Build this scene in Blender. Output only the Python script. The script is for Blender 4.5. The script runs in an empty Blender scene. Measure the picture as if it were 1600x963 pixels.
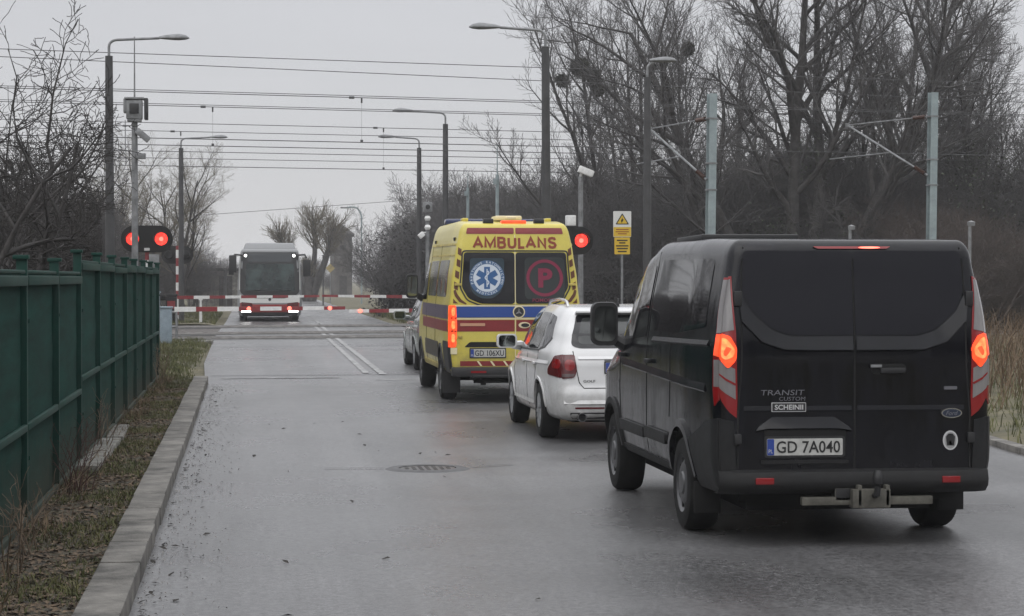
import bpy, bmesh, math, random
import numpy as np
from mathutils import Vector, Matrix

R = math.radians
C = bpy.context.scene
COL = C.collection

# ------------------------------------------------------------------ camera
cam = bpy.data.cameras.new('camera')
cam.sensor_width = 36.0
cam.lens = 36.0 * 3400 / 1600
cam.clip_start = 0.1
cam.clip_end = 4000
cam_o = bpy.data.objects.new('camera', cam)
COL.objects.link(cam_o)
cam_o.location = (0, 0, 1.8)
cam_o.rotation_euler = (R(90) - math.atan(47.5 / 3400), 0, -math.atan(410 / 3400))
C.camera = cam_o

# ------------------------------------------------------------------ overcast sky, soft sun
SUN_EL, SUN_AZ = 42, 205
wd = bpy.data.worlds.new('World')
C.world = wd
wd.use_nodes = True
nt = wd.node_tree
nt.nodes.clear()
def wn(t, **k):
    n = nt.nodes.new(t)
    for a, b in k.items():
        setattr(n, a, b)
    return n
sky = wn('ShaderNodeTexSky', sky_type='NISHITA', sun_disc=False, sun_elevation=R(SUN_EL), sun_rotation=R(SUN_AZ))
geo = wn('ShaderNodeTexCoord')
sep = wn('ShaderNodeSeparateXYZ')
nt.links.new(geo.outputs['Generated'], sep.inputs[0])
ramp = wn('ShaderNodeValToRGB')                       # cloud deck: dim at the horizon, brighter overhead
e = ramp.color_ramp.elements
e[0].position, e[0].color = 0.0, (5.9, 5.9, 6.1, 1)
e[1].position, e[1].color = 1.0, (21.0, 21.2, 21.8, 1)
m1 = ramp.color_ramp.elements.new(0.16); m1.color = (5.6, 5.6, 5.85, 1)
m2 = ramp.color_ramp.elements.new(0.45); m2.color = (9.5, 9.6, 9.9, 1)
nt.links.new(sep.outputs['Z'], ramp.inputs[0])
noi = wn('ShaderNodeTexNoise'); noi.inputs['Scale'].default_value = 2.2; noi.inputs['Detail'].default_value = 5
mpn = wn('ShaderNodeMapping'); mpn.inputs['Scale'].default_value = (1, 1, 4)
nt.links.new(geo.outputs['Generated'], mpn.inputs[0]); nt.links.new(mpn.outputs[0], noi.inputs['Vector'])
mr = wn('ShaderNodeMapRange'); mr.inputs['From Min'].default_value = .3; mr.inputs['From Max'].default_value = .7
mr.inputs['To Min'].default_value = .93; mr.inputs['To Max'].default_value = 1.07
nt.links.new(noi.outputs[0], mr.inputs[0])
mul = wn('ShaderNodeMix', data_type='RGBA', blend_type='MULTIPLY'); mul.inputs[0].default_value = 1
nt.links.new(ramp.outputs[0], mul.inputs[6]); nt.links.new(mr.outputs[0], mul.inputs[7])
mix = wn('ShaderNodeMix', data_type='RGBA'); mix.inputs[0].default_value = 0.94
nt.links.new(sky.outputs[0], mix.inputs[6]); nt.links.new(mul.outputs[2], mix.inputs[7])
bg = wn('ShaderNodeBackground'); bg.inputs[1].default_value = 0.1
nt.links.new(mix.outputs[2], bg.inputs[0])
wo = wn('ShaderNodeOutputWorld'); nt.links.new(bg.outputs[0], wo.inputs[0])

sl = bpy.data.lights.new('sun', 'SUN')
sl.energy = 0.5; sl.angle = R(60); sl.color = (1, .97, .93)
so = bpy.data.objects.new('sun', sl); COL.objects.link(so)
so.rotation_euler = (R(90 - SUN_EL), 0, R(180 - SUN_AZ))
C.view_settings.view_transform = 'Standard'
C.view_settings.look = 'None'
C.view_settings.exposure = 0.14
C.view_settings.gamma = 1
C.view_settings.use_curve_mapping = False
C.render.engine = 'CYCLES'
C.cycles.max_bounces = 6
C.cycles.volume_bounces = 1
C.cycles.use_denoising = True

# ------------------------------------------------------------------ materials
MATS = {}
def mat(name, col, rough=.6, metal=0., var=0., vscale=6., bump=0., bscale=60., emit=None, es=0., coat=0., spec=.5, col2=None, rvar=0., stretch=None, thr=(.35, .65), alpha=None, trans=0., enoise=0.):
    if name in MATS:
        return MATS[name]
    m = bpy.data.materials.new(name); m.use_nodes = True
    t = m.node_tree; b = t.nodes['Principled BSDF']
    b.inputs['Base Color'].default_value = (*col, 1)
    b.inputs['Roughness'].default_value = rough
    b.inputs['Metallic'].default_value = metal
    b.inputs['Coat Weight'].default_value = coat
    b.inputs['Coat Roughness'].default_value = .06
    b.inputs['Specular IOR Level'].default_value = spec
    b.inputs['Transmission Weight'].default_value = trans
    if emit:
        b.inputs['Emission Color'].default_value = (*emit, 1)
        b.inputs['Emission Strength'].default_value = es
    tc = t.nodes.new('ShaderNodeTexCoord'); src = tc.outputs['Object']
    if enoise:      # moulded optics inside a lamp: bright and dim facets
        vo = t.nodes.new('ShaderNodeTexNoise'); vo.inputs['Scale'].default_value = enoise; vo.inputs['Detail'].default_value = 3
        em = t.nodes.new('ShaderNodeMapRange'); em.inputs[1].default_value = .35; em.inputs[2].default_value = .68; em.inputs[3].default_value = es * .35; em.inputs[4].default_value = es * 1.6
        t.links.new(src, vo.inputs['Vector']); t.links.new(vo.outputs[0], em.inputs[0]); t.links.new(em.outputs[0], b.inputs['Emission Strength'])
    if stretch:
        mp = t.nodes.new('ShaderNodeMapping'); mp.inputs['Scale'].default_value = stretch
        t.links.new(src, mp.inputs[0]); src = mp.outputs[0]
    if var or col2 or rvar:
        n = t.nodes.new('ShaderNodeTexNoise'); n.inputs['Scale'].default_value = vscale; n.inputs['Detail'].default_value = 8
        n.inputs['Roughness'].default_value = .65
        t.links.new(src, n.inputs['Vector'])
        mrn = t.nodes.new('ShaderNodeMapRange'); mrn.inputs['From Min'].default_value = thr[0]; mrn.inputs['From Max'].default_value = thr[1]
        t.links.new(n.outputs[0], mrn.inputs[0])
        mx = t.nodes.new('ShaderNodeMix'); mx.data_type = 'RGBA'
        c2 = col2 if col2 else tuple(c * (1 + var) for c in col)
        c1 = col if col2 else tuple(c * (1 - var) for c in col)
        mx.inputs[6].default_value = (*c1, 1); mx.inputs[7].default_value = (*c2, 1)
        t.links.new(mrn.outputs[0], mx.inputs[0]); t.links.new(mx.outputs[2], b.inputs['Base Color'])
        if rvar:
            mr2 = t.nodes.new('ShaderNodeMapRange'); mr2.inputs['To Min'].default_value = max(.02, rough - rvar); mr2.inputs['To Max'].default_value = min(1, rough + rvar)
            t.links.new(mrn.outputs[0], mr2.inputs[0]); t.links.new(mr2.outputs[0], b.inputs['Roughness'])
    if bump:
        n2 = t.nodes.new('ShaderNodeTexNoise'); n2.inputs['Scale'].default_value = bscale; n2.inputs['Detail'].default_value = 4
        t.links.new(src, n2.inputs['Vector'])
        bp = t.nodes.new('ShaderNodeBump'); bp.inputs['Strength'].default_value = bump; bp.inputs['Distance'].default_value = .02
        t.links.new(n2.outputs[0], bp.inputs['Height']); t.links.new(bp.outputs[0], b.inputs['Normal'])
    MATS[name] = m
    return m

def asphalt():
    m = bpy.data.materials.new('asphalt'); m.use_nodes = True
    t = m.node_tree; b = t.nodes['Principled BSDF']
    N = t.nodes.new; Lk = t.links.new
    tc = N('ShaderNodeTexCoord')
    def noise(sc, det, st=None, ro=.6):
        n = N('ShaderNodeTexNoise'); n.inputs['Scale'].default_value = sc; n.inputs['Detail'].default_value = det; n.inputs['Roughness'].default_value = ro
        if st:
            mp = N('ShaderNodeMapping'); mp.inputs['Scale'].default_value = st
            Lk(tc.outputs['Object'], mp.inputs[0]); Lk(mp.outputs[0], n.inputs[0])
        else:
            Lk(tc.outputs['Object'], n.inputs[0])
        return n.outputs[0]
    def rng(v, a, c, lo, hi):
        n = N('ShaderNodeMapRange'); n.inputs[1].default_value = a; n.inputs[2].default_value = c; n.inputs[3].default_value = lo; n.inputs[4].default_value = hi
        Lk(v, n.inputs[0]); return n.outputs[0]
    def mulv(a, c):
        n = N('ShaderNodeMath'); n.operation = 'MULTIPLY'; Lk(a, n.inputs[0]); Lk(c, n.inputs[1]); return n.outputs[0]
    big = noise(.30, 6); trk = noise(1.0, 4, (1.1, .035, 1)); fine = noise(60, 6, None, .8); spk = noise(20, 4, None, .75)
    v = mulv(mulv(rng(big, .36, .64, .66, 1.16), rng(trk, .35, .65, .76, 1.2)), mulv(rng(fine, .36, .64, .3, 1.65), rng(spk, .36, .64, .52, 1.5)))
    cr = N('ShaderNodeMix'); cr.data_type = 'RGBA'; cr.blend_type = 'MULTIPLY'; cr.inputs[0].default_value = 1
    cr.inputs[6].default_value = (.100, .099, .101, 1); Lk(v, cr.inputs[7]); Lk(cr.outputs[2], b.inputs['Base Color'])
    rg = N('ShaderNodeMath'); rg.operation = 'ADD'; Lk(rng(big, .36, .64, .14, .30), rg.inputs[0]); Lk(rng(noise(.8, 6, (1, .3, 1)), .3, .7, .04, .15), rg.inputs[1]); Lk(rg.outputs[0], b.inputs['Roughness'])
    b.inputs['Specular IOR Level'].default_value = .5
    bp = N('ShaderNodeBump'); bp.inputs['Strength'].default_value = .3; bp.inputs['Distance'].default_value = .01
    Lk(fine, bp.inputs['Height']); Lk(bp.outputs[0], b.inputs['Normal'])
    return m

M_ASPH = asphalt()
M_GROUND = mat('soil_grass', (.055, .052, .03), .95, col2=(.12, .105, .06), vscale=1.2, bump=.8, bscale=14)
M_DIRT = mat('leaf_litter_soil', (.032, .027, .022), .95, col2=(.10, .085, .055), vscale=9, bump=1, bscale=45)
M_KERB = mat('concrete_kerb', (.125, .118, .107), .85, var=.55, vscale=3.5, bump=.5, bscale=60)
M_CONC = mat('weathered_concrete', (.15, .145, .13), .9, var=.45, vscale=4, bump=.4, bscale=40)
M_PAINTLINE = mat('worn_road_paint', (.13, .13, .13), .55, col2=(.37, .37, .365), vscale=4, thr=(.42, .62))
M_WORN = mat('nearly_gone_paint', (.105, .105, .105), .5, col2=(.36, .36, .35), vscale=3, thr=(.48, .62))
M_PATCH = mat('tar_joint', (.04, .04, .042), .5, var=.4, vscale=12)
M_RAIL = mat('rail_steel', (.10, .095, .09), .35, .7, var=.3)
M_BARK = mat('bark', (.044, .041, .040), .95, var=.4, vscale=4, bump=.6, bscale=20)
M_TWIG = mat('twigs', (.084, .080, .080), .95, var=.3, vscale=.7)
M_TWIGPALEHAZE = mat('pale_haze_twigs', (.13, .115, .085), .95, var=.3, vscale=.7)  # paler twig colour that also carries the far trees' haze
M_IVY = mat('ivy_leaves', (.028, .036, .018), .7, var=.45, vscale=1.5)
M_MISTLE = mat('mistletoe', (.03, .032, .02), .9, var=.3, vscale=5)
M_DEAD = mat('dead_leaves', (.034, .032, .032), .9, var=.4, vscale=1.2)
M_DARKTWIG = mat('dark_twigs', (.030, .027, .026), .95, var=.35, vscale=.9)
M_GRASS = mat('winter_grass', (.048, .060, .019), .9, col2=(.12, .115, .045), vscale=2.5)
M_STRAW = mat('dry_reeds', (.085, .055, .034), .9, col2=(.165, .115, .068), vscale=2)
M_POLE = mat('dark_lamp_pole', (.045, .045, .047), .6, var=.25, vscale=3)
M_GALV = mat('galvanised_steel', (.20, .205, .21), .55, .3, var=.3, vscale=5)
M_GALVDULL = mat('grey_painted_steel', (.24, .29, .30), .6, var=.15, vscale=4)
M_WIRE = mat('copper_wire', (.05, .05, .052), .6)
M_WHITE = mat('white_paint', (.68, .68, .67), .5, var=.12, vscale=8)
M_RED = mat('red_paint', (.21, .022, .027), .5, var=.2, vscale=8)
M_BLACK = mat('black_plastic', (.016, .016, .017), .5)
M_TYRE = mat('tyre_rubber', (.010, .010, .010), .85, spec=.25, var=.35, vscale=12)
M_LINER = mat('wheel_well', (.008, .008, .008), .9)
M_RIMGREY = mat('steel_rim', (.12, .12, .125), .45, .6, var=.2)
M_ALLOY = mat('alloy_rim', (.45, .46, .47), .35, .7)
M_GLASS = mat('tinted_glass', (.006, .006, .008), .04, spec=.5)
M_GLASSB = mat('bus_glass', (.008, .016, .015), .05, spec=.55, col2=(.035, .055, .052), vscale=1.1, thr=(.45, .6))  # mottled paler tone paints windscreen reflections and interior hints into the colour
M_VANPAINT = mat('dark_blue_black_paint', (.0040, .0043, .0066), .14, coat=.0, spec=.36, rvar=.08, var=.5, vscale=2.2, stretch=(3, 3, .6))
M_VANGLASS = mat('privacy_glass', (.004, .004, .0075), .08, spec=.32, rvar=.05, vscale=5, stretch=(4, 1, .12), thr=(.45, .62))
M_VANPLASTIC = mat('grey_bumper_plastic', (.010, .0105, .0115), .5, spec=.3, var=.3, vscale=20, bump=.2, bscale=300)
M_YEL = mat('ambulance_yellow', (.56, .47, .075), .3, coat=.3, var=.06, vscale=4)
M_YELDIRT = mat('dirty_yellow', (.44, .35, .09), .5, var=.35, vscale=3)
M_BLUE = mat('blue_band', (.02, .06, .25), .35)
M_BROWN = mat('dark_red_band', (.20, .018, .02), .35, var=.1)
M_BROWNTXT = mat('brown_red_letters', (.22, .035, .012), .5)
M_HAZARD = mat('brown_hazard_stripe', (.10, .03, .01), .5)
M_CREAM = mat('reflective_cream', (.70, .62, .40), .5)
M_ORANGELIT = mat('lit_amber_red', (.6, .1, .02), .3, emit=(1, .045, .016), es=1.0, enoise=16)
M_AMBERHOT = mat('lit_amber_core', (.8, .3, .1), .3, emit=(1, .15, .04), es=1.4, enoise=30)
M_REDLIT = mat('lit_red', (.6, .03, .02), .3, emit=(1, .045, .03), es=1.7, enoise=14)
M_HOTLIT = mat('lit_red_hot', (.8, .2, .1), .3, emit=(1, .15, .115), es=2.3)
M_WHITELIT = mat('lit_white', (.8, .8, .8), .3, emit=(1, 1, .97), es=9)
M_REDLENS = mat('red_lens', (.22, .008, .010), .15, coat=.5)
M_REDDARK = mat('dark_red_lens', (.085, .005, .007), .15, coat=.5)
M_CLEARLENS = mat('clear_lens', (.20, .19, .19), .12, coat=.6, var=.25, vscale=5, stretch=(1, 1, .2))
M_CARWHITE = mat('white_car_paint', (.62, .62, .62), .22, coat=.5, var=.04, vscale=3)
M_CARGREY = mat('silver_grey_paint', (.26, .28, .27), .25, .3, coat=.5)
M_MIRROR = mat('mirror_silver', (.42, .46, .45), .04, 1.)
M_STICKGREY = mat('sticker_grey', (.28, .28, .28), .5)
M_CHROME = mat('chrome', (.6, .6, .6), .15, 1.)
M_PLATE = mat('plate_white', (.42, .42, .40), .4, var=.12, vscale=20)
M_PLATEBLUE = mat('plate_blue', (.02, .05, .25), .4)
M_INK = mat('black_ink', (.012, .012, .012), .5)
M_SILVERTXT = mat('silver_letters', (.20, .20, .22), .35, .6)
M_STICK = mat('white_sticker', (.5, .5, .5), .5)
M_FENCE = mat('dark_green_steel', (.004, .036, .027), .6, spec=.2, var=.2, vscale=3)
M_SCREEN = mat('dark_green_screen', (.0045, .034, .026), .85, spec=.1, var=.35, vscale=2.2, stretch=(1, .35, 3), bump=.25, bscale=5)
M_BUSGREY = mat('bus_roof_grey', (.22, .225, .23), .45)
M_BUSWHITE = mat('bus_white', (.62, .62, .60), .35)
M_BUSRED = mat('bus_red', (.26, .02, .02), .35)
M_SIGNYEL = mat('sign_yellow', (.60, .40, .03), .5)
M_SIGNWHITE = mat('sign_white', (.62, .62, .60), .5)
M_BRICK = mat('old_render', (.085, .08, .075), .9, var=.3, vscale=1.5)
M_IRON = mat('cast_iron', (.05, .045, .043), .32, .5, var=.4, vscale=14, bump=.6, bscale=50)
M_CABINET = mat('cabinet_grey_blue', (.20, .25, .29), .6, var=.15)
M_TOW = mat('worn_tow_bar', (.10, .095, .08), .65, .3, var=.35, vscale=12)
M_BALLAST = mat('ballast_dirt', (.10, .09, .085), .95, var=.5, vscale=6, bump=1, bscale=30)
M_PATH = mat('pale_concrete_panel', (.15, .148, .145), .7, var=.25, vscale=2, bump=.3, bscale=40)

def add_mud(m, col, top, amount, scale=5.):
    """road spray and mud splashes with ragged edges over the lowest part of a painted thing"""
    t = m.node_tree; b = t.nodes['Principled BSDF']; N = t.nodes.new; Lk = t.links.new
    tc = N('ShaderNodeTexCoord'); sp = N('ShaderNodeSeparateXYZ'); Lk(tc.outputs['Object'], sp.inputs[0])
    zr = N('ShaderNodeMapRange'); zr.inputs[1].default_value = 0.05; zr.inputs[2].default_value = top; zr.inputs[3].default_value = .62; zr.inputs[4].default_value = -.35; Lk(sp.outputs['Z'], zr.inputs[0])
    n = N('ShaderNodeTexNoise'); n.inputs['Scale'].default_value = scale; n.inputs['Detail'].default_value = 9; n.inputs['Roughness'].default_value = .7; Lk(tc.outputs['Object'], n.inputs[0])
    ad = N('ShaderNodeMath'); ad.operation = 'ADD'; Lk(zr.outputs[0], ad.inputs[0]); Lk(n.outputs[0], ad.inputs[1])
    fr = N('ShaderNodeMapRange'); fr.inputs[1].default_value = .45; fr.inputs[2].default_value = 1.0; fr.inputs[3].default_value = 0; fr.inputs[4].default_value = amount; Lk(ad.outputs[0], fr.inputs[0])
    mx = N('ShaderNodeMix'); mx.data_type = 'RGBA'; mx.inputs[6].default_value = b.inputs['Base Color'].default_value; mx.inputs[7].default_value = (*col, 1)
    if b.inputs['Base Color'].links: Lk(b.inputs['Base Color'].links[0].from_socket, mx.inputs[6])
    Lk(fr.outputs[0], mx.inputs[0]); Lk(mx.outputs[2], b.inputs['Base Color'])
    ro = N('ShaderNodeMix'); ro.data_type = 'FLOAT'; ro.inputs[2].default_value = b.inputs['Roughness'].default_value; ro.inputs[3].default_value = .85
    if b.inputs['Roughness'].links: Lk(b.inputs['Roughness'].links[0].from_socket, ro.inputs[2])
    Lk(fr.outputs[0], ro.inputs[0]); Lk(ro.outputs[0], b.inputs['Roughness'])
add_mud(M_VANPAINT, (.020, .018, .017), 1.1, .28); add_mud(M_VANPLASTIC, (.030, .028, .026), 1.2, .35, 8); add_mud(M_YEL, (.16, .13, .06), 1.2, .85)
add_mud(M_CARWHITE, (.20, .19, .17), .9, .8); add_mud(M_SCREEN, (.040, .045, .034), .9, .8, 3.5); add_mud(M_FENCE, (.05, .05, .038), .7, .7, 6); add_mud(M_BUSRED, (.09, .06, .05), .9, .7); add_mud(M_CARGREY, (.10, .095, .085), .8, .8)
add_mud(M_POLE, (.075, .072, .066), 2.2, .7, 4)

# ------------------------------------------------------------------ object helpers
def tag(o, label=None, cat=None, group=None, kind=None):
    if label: o['label'] = label
    if cat: o['category'] = cat
    if group: o['group'] = group
    if kind: o['kind'] = kind
    return o
def thing(name, loc, label, cat, group=None, rz=0.):
    o = bpy.data.objects.new(name, None); COL.objects.link(o)
    o.location = loc; o.rotation_euler = (0, 0, rz); o.empty_display_size = .2
    return tag(o, label, cat, group)
def link(name, me, mats, parent=None, smooth=40):
    if not isinstance(mats, (list, tuple)): mats = [mats]
    for m in mats: me.materials.append(m)
    if smooth is not None and len(me.polygons):
        me.polygons.foreach_set('use_smooth', [True] * len(me.polygons))
        me.set_sharp_from_angle(angle=R(smooth))
    o = bpy.data.objects.new(name, me); COL.objects.link(o)
    if parent: o.parent = parent
    return o
def sub(name, parent, loc=(0, 0, 0)):
    o = bpy.data.objects.new(name, None); COL.objects.link(o); o.parent = parent; o.location = loc; o.empty_display_size = .1
    return o
class MB:
    def __init__(s): s.v = []; s.f = []; s.m = []
    def add(s, vs, fs, mi=0):
        n = len(s.v); s.v += [tuple(p) for p in vs]; s.f += [tuple(i + n for i in f) for f in fs]; s.m += [mi] * len(fs); return s
    def box(s, c, d, mi=0, rz=0., rx=0., ry=0., taper=1.):
        x, y, z = d[0] / 2, d[1] / 2, d[2] / 2
        M = Matrix.Rotation(rz, 3, 'Z') @ Matrix.Rotation(ry, 3, 'Y') @ Matrix.Rotation(rx, 3, 'X')
        vs = [Vector(c) + M @ Vector((sx * x * (taper if sz > 0 else 1), sy * y * (taper if sz > 0 else 1), sz * z)) for sz in (-1, 1) for sx, sy in ((-1, -1), (1, -1), (1, 1), (-1, 1))]
        return s.add(vs, [(3, 2, 1, 0), (4, 5, 6, 7), (0, 1, 5, 4), (1, 2, 6, 5), (2, 3, 7, 6), (3, 0, 4, 7)], mi)
    def tube(s, pts, r, k=8, mi=0, cap=True):
        pts = [Vector(p) for p in pts]; rs = r if isinstance(r, (list, tuple)) else [r] * len(pts)
        vs = []; fs = []
        prev = None
        for i, p in enumerate(pts):
            d = (pts[min(i + 1, len(pts) - 1)] - pts[max(i - 1, 0)]).normalized()
            a = prev if prev is not None else (Vector((0, 0, 1)) if abs(d.z) < .9 else Vector((1, 0, 0)))
            u = a.cross(d)
            if u.length < 1e-5: u = Vector((1, 0, 0)).cross(d)
            u.normalize(); w = d.cross(u); prev = w
            for j in range(k):
                t = 2 * math.pi * j / k
                vs.append(p + (u * math.cos(t) + w * math.sin(t)) * rs[i])
        for i in range(len(pts) - 1):
            for j in range(k):
                fs.append((i * k + j, i * k + (j + 1) % k, (i + 1) * k + (j + 1) % k, (i + 1) * k + j))
        if cap:
            fs.append(tuple(range(k))[::-1]); fs.append(tuple((len(pts) - 1) * k + j for j in range(k)))
        return s.add(vs, fs, mi)
    def lathe(s, prof, c, axis='Z', k=24, mi=0):
        vs = []; fs = []; n = len(prof)
        for j in range(k):
            t = 2 * math.pi * j / k
            for r, h in prof:
                a, b = r * math.cos(t), r * math.sin(t)
                p = {'Z': (a, b, h), 'X': (h, a, b), 'Y': (a, h, b)}[axis]
                vs.append((c[0] + p[0], c[1] + p[1], c[2] + p[2]))
        for j in range(k):
            for i in range(n - 1):
                fs.append((j * n + i, ((j + 1) % k) * n + i, ((j + 1) % k) * n + i + 1, j * n + i + 1))
        return s.add(vs, fs, mi)
    def mesh(s, name='m'):
        me = bpy.data.meshes.new(name); me.from_pydata(s.v, [], s.f)
        me.polygons.foreach_set('material_index', s.m); me.update()
        return me
    def build(s, name, mats, parent=None, smooth=40, bevel=0.):
        me = s.mesh(name)
        bm = bmesh.new(); bm.from_mesh(me)
        bmesh.ops.recalc_face_normals(bm, faces=bm.faces)
        if bevel:
            es = [ed for ed in bm.edges if len(ed.link_faces) == 2 and ed.calc_face_angle(0) > R(35)]
            bmesh.ops.bevel(bm, geom=es, offset=bevel, segments=2, affect='EDGES', profile=.6, clamp_overlap=True)
        bm.to_mesh(me); bm.free()
        return link(name, me, mats, parent, smooth)
def rrect(cx, cz, w, h, r, n=5):
    out = []
    for sx, sz, a0 in ((1, 1, 0), (-1, 1, 90), (-1, -1, 180), (1, -1, 270)):
        for i in range(n + 1):
            t = R(a0 + 90 * i / n)
            out.append((cx + sx * (w / 2 - r) + r * math.cos(t), cz + sz * (h / 2 - r) + r * math.sin(t)))
    return out
def disc(cx, cz, rx, rz=None, n=28):
    rz = rz or rx
    return [(cx + rx * math.cos(2 * math.pi * i / n), cz + rz * math.sin(2 * math.pi * i / n)) for i in range(n)]
def fillet(pts, r, n=5):
    out = []; m = len(pts)
    for i in range(m):
        p = Vector(pts[i]); a = Vector(pts[i - 1]) - p; b = Vector(pts[(i + 1) % m]) - p
        rr = min(r, a.length * .45, b.length * .45)
        a = p + a.normalized() * rr; b = p + b.normalized() * rr
        for k in range(n + 1):
            t = k / n
            out.append(tuple(a * (1 - t) ** 2 + p * 2 * t * (1 - t) + b * t * t))
    return out
def planar(origin, ux=(1, 0, 0), uz=(0, 0, 1), un=(0, -1, 0)):
    o, ux, uz, un = Vector(origin), Vector(ux), Vector(uz), Vector(un)
    return lambda u, v, e: o + ux * u + uz * v + un * e
def patch_bm(outlines, F2, eo, ei, step):
    bm = bmesh.new()
    for ol in outlines:
        vs = [bm.verts.new((u, v, 0)) for u, v in ol]
        bm.faces.new(vs)
    bmesh.ops.triangulate(bm, faces=bm.faces[:])
    us = [v.co.x for v in bm.verts]; vv = [v.co.y for v in bm.verts]
    if step:
        for ax, arr in ((0, us), (1, vv)):
            lo, hi = min(arr), max(arr)
            n = int((hi - lo) / step)
            for i in range(1, n + 1):
                q = lo + (hi - lo) * i / (n + 1)
                co = (q, 0, 0) if ax == 0 else (0, q, 0); no = (1, 0, 0) if ax == 0 else (0, 1, 0)
                bmesh.ops.bisect_plane(bm, geom=bm.verts[:] + bm.edges[:] + bm.faces[:], plane_co=co, plane_no=no)
    if ei is not None:
        ret = bmesh.ops.extrude_face_region(bm, geom=bm.faces[:], use_keep_orig=True)
        for g in ret['geom']:
            if isinstance(g, bmesh.types.BMVert): g.co.z = 1
    for v in bm.verts:
        v.co = F2(v.co.x, v.co.y, (eo if (v.co.z > .5 or ei is None) else ei))
    bmesh.ops.recalc_face_normals(bm, faces=bm.faces)
    return bm
def patch(name, outline, F2, m, parent, eo=.004, ei=-.012, step=.12, smooth=35):
    ols = outline if isinstance(outline[0][0], (tuple, list)) else [outline]
    bm = patch_bm(ols, F2, eo, ei, step)
    me = bpy.data.meshes.new(name); bm.to_mesh(me); bm.free()
    return link(name, me, m, parent, smooth)
def strip_outlines(pts, w, closed=False):
    n = len(pts); L_, R_ = [], []
    for i in range(n):
        p = Vector(pts[i])
        a = Vector(pts[i - 1]) if (i > 0 or closed) else p
        b = Vector(pts[(i + 1) % n]) if (i < n - 1 or closed) else p
        d1 = (p - a).normalized() if (p - a).length > 1e-6 else (b - p).normalized()
        d2 = (b - p).normalized() if (b - p).length > 1e-6 else d1
        t = (d1 + d2).normalized(); nn = Vector((-t.y, t.x)); k = 1 / max(.5, nn.dot(Vector((-d1.y, d1.x))))
        ww = w[i] if isinstance(w, (list, tuple)) else w
        L_.append(tuple(p + nn * ww / 2 * k)); R_.append(tuple(p - nn * ww / 2 * k))
    idx = range(n if closed else n - 1)
    return [[L_[i], L_[(i + 1) % n], R_[(i + 1) % n], R_[i]] for i in idx]
def strip(name, pts, w, F2, m, parent, eo=.004, ei=-.008, step=.12, closed=False):
    return patch(name, strip_outlines(pts, w, closed), F2, m, parent, eo, ei, step)
def text_2d(s, w=None, h=None, bold=0., shear=0.):
    cu = bpy.data.curves.new('t', 'FONT'); cu.body = s; cu.align_x = 'LEFT'; cu.offset = bold; cu.shear = shear; cu.resolution_u = 3
    ob = bpy.data.objects.new('t', cu); COL.objects.link(ob)
    bpy.context.view_layer.update()
    dg = bpy.context.evaluated_depsgraph_get()
    me = bpy.data.meshes.new_from_object(ob.evaluated_get(dg))
    vs = [(v.co.x, v.co.y) for v in me.vertices]; fs = [tuple(p.vertices) for p in me.polygons]
    bpy.data.objects.remove(ob); bpy.data.curves.remove(cu); bpy.data.meshes.remove(me)
    xs = [v[0] for v in vs]; ys = [v[1] for v in vs]
    x0, x1, y0, y1 = min(xs), max(xs), min(ys), max(ys)
    sy = (h / (y1 - y0)) if h else w / (x1 - x0)
    sx = (w / (x1 - x0)) if w else sy
    return [((x - (x0 + x1) / 2) * sx, (y - (y0 + y1) / 2) * sy) for x, y in vs], fs
def text(name, s, cx, cz, w, h, F2, m, parent, eo=.006, bold=0., shear=0.):
    vs, fs = text_2d(s, w, h, bold, shear)
    me = bpy.data.meshes.new(name); me.from_pydata([F2(cx + x, cz + z, eo) for x, z in vs], [], fs); me.update()
    return link(name, me, m, parent, None)

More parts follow.
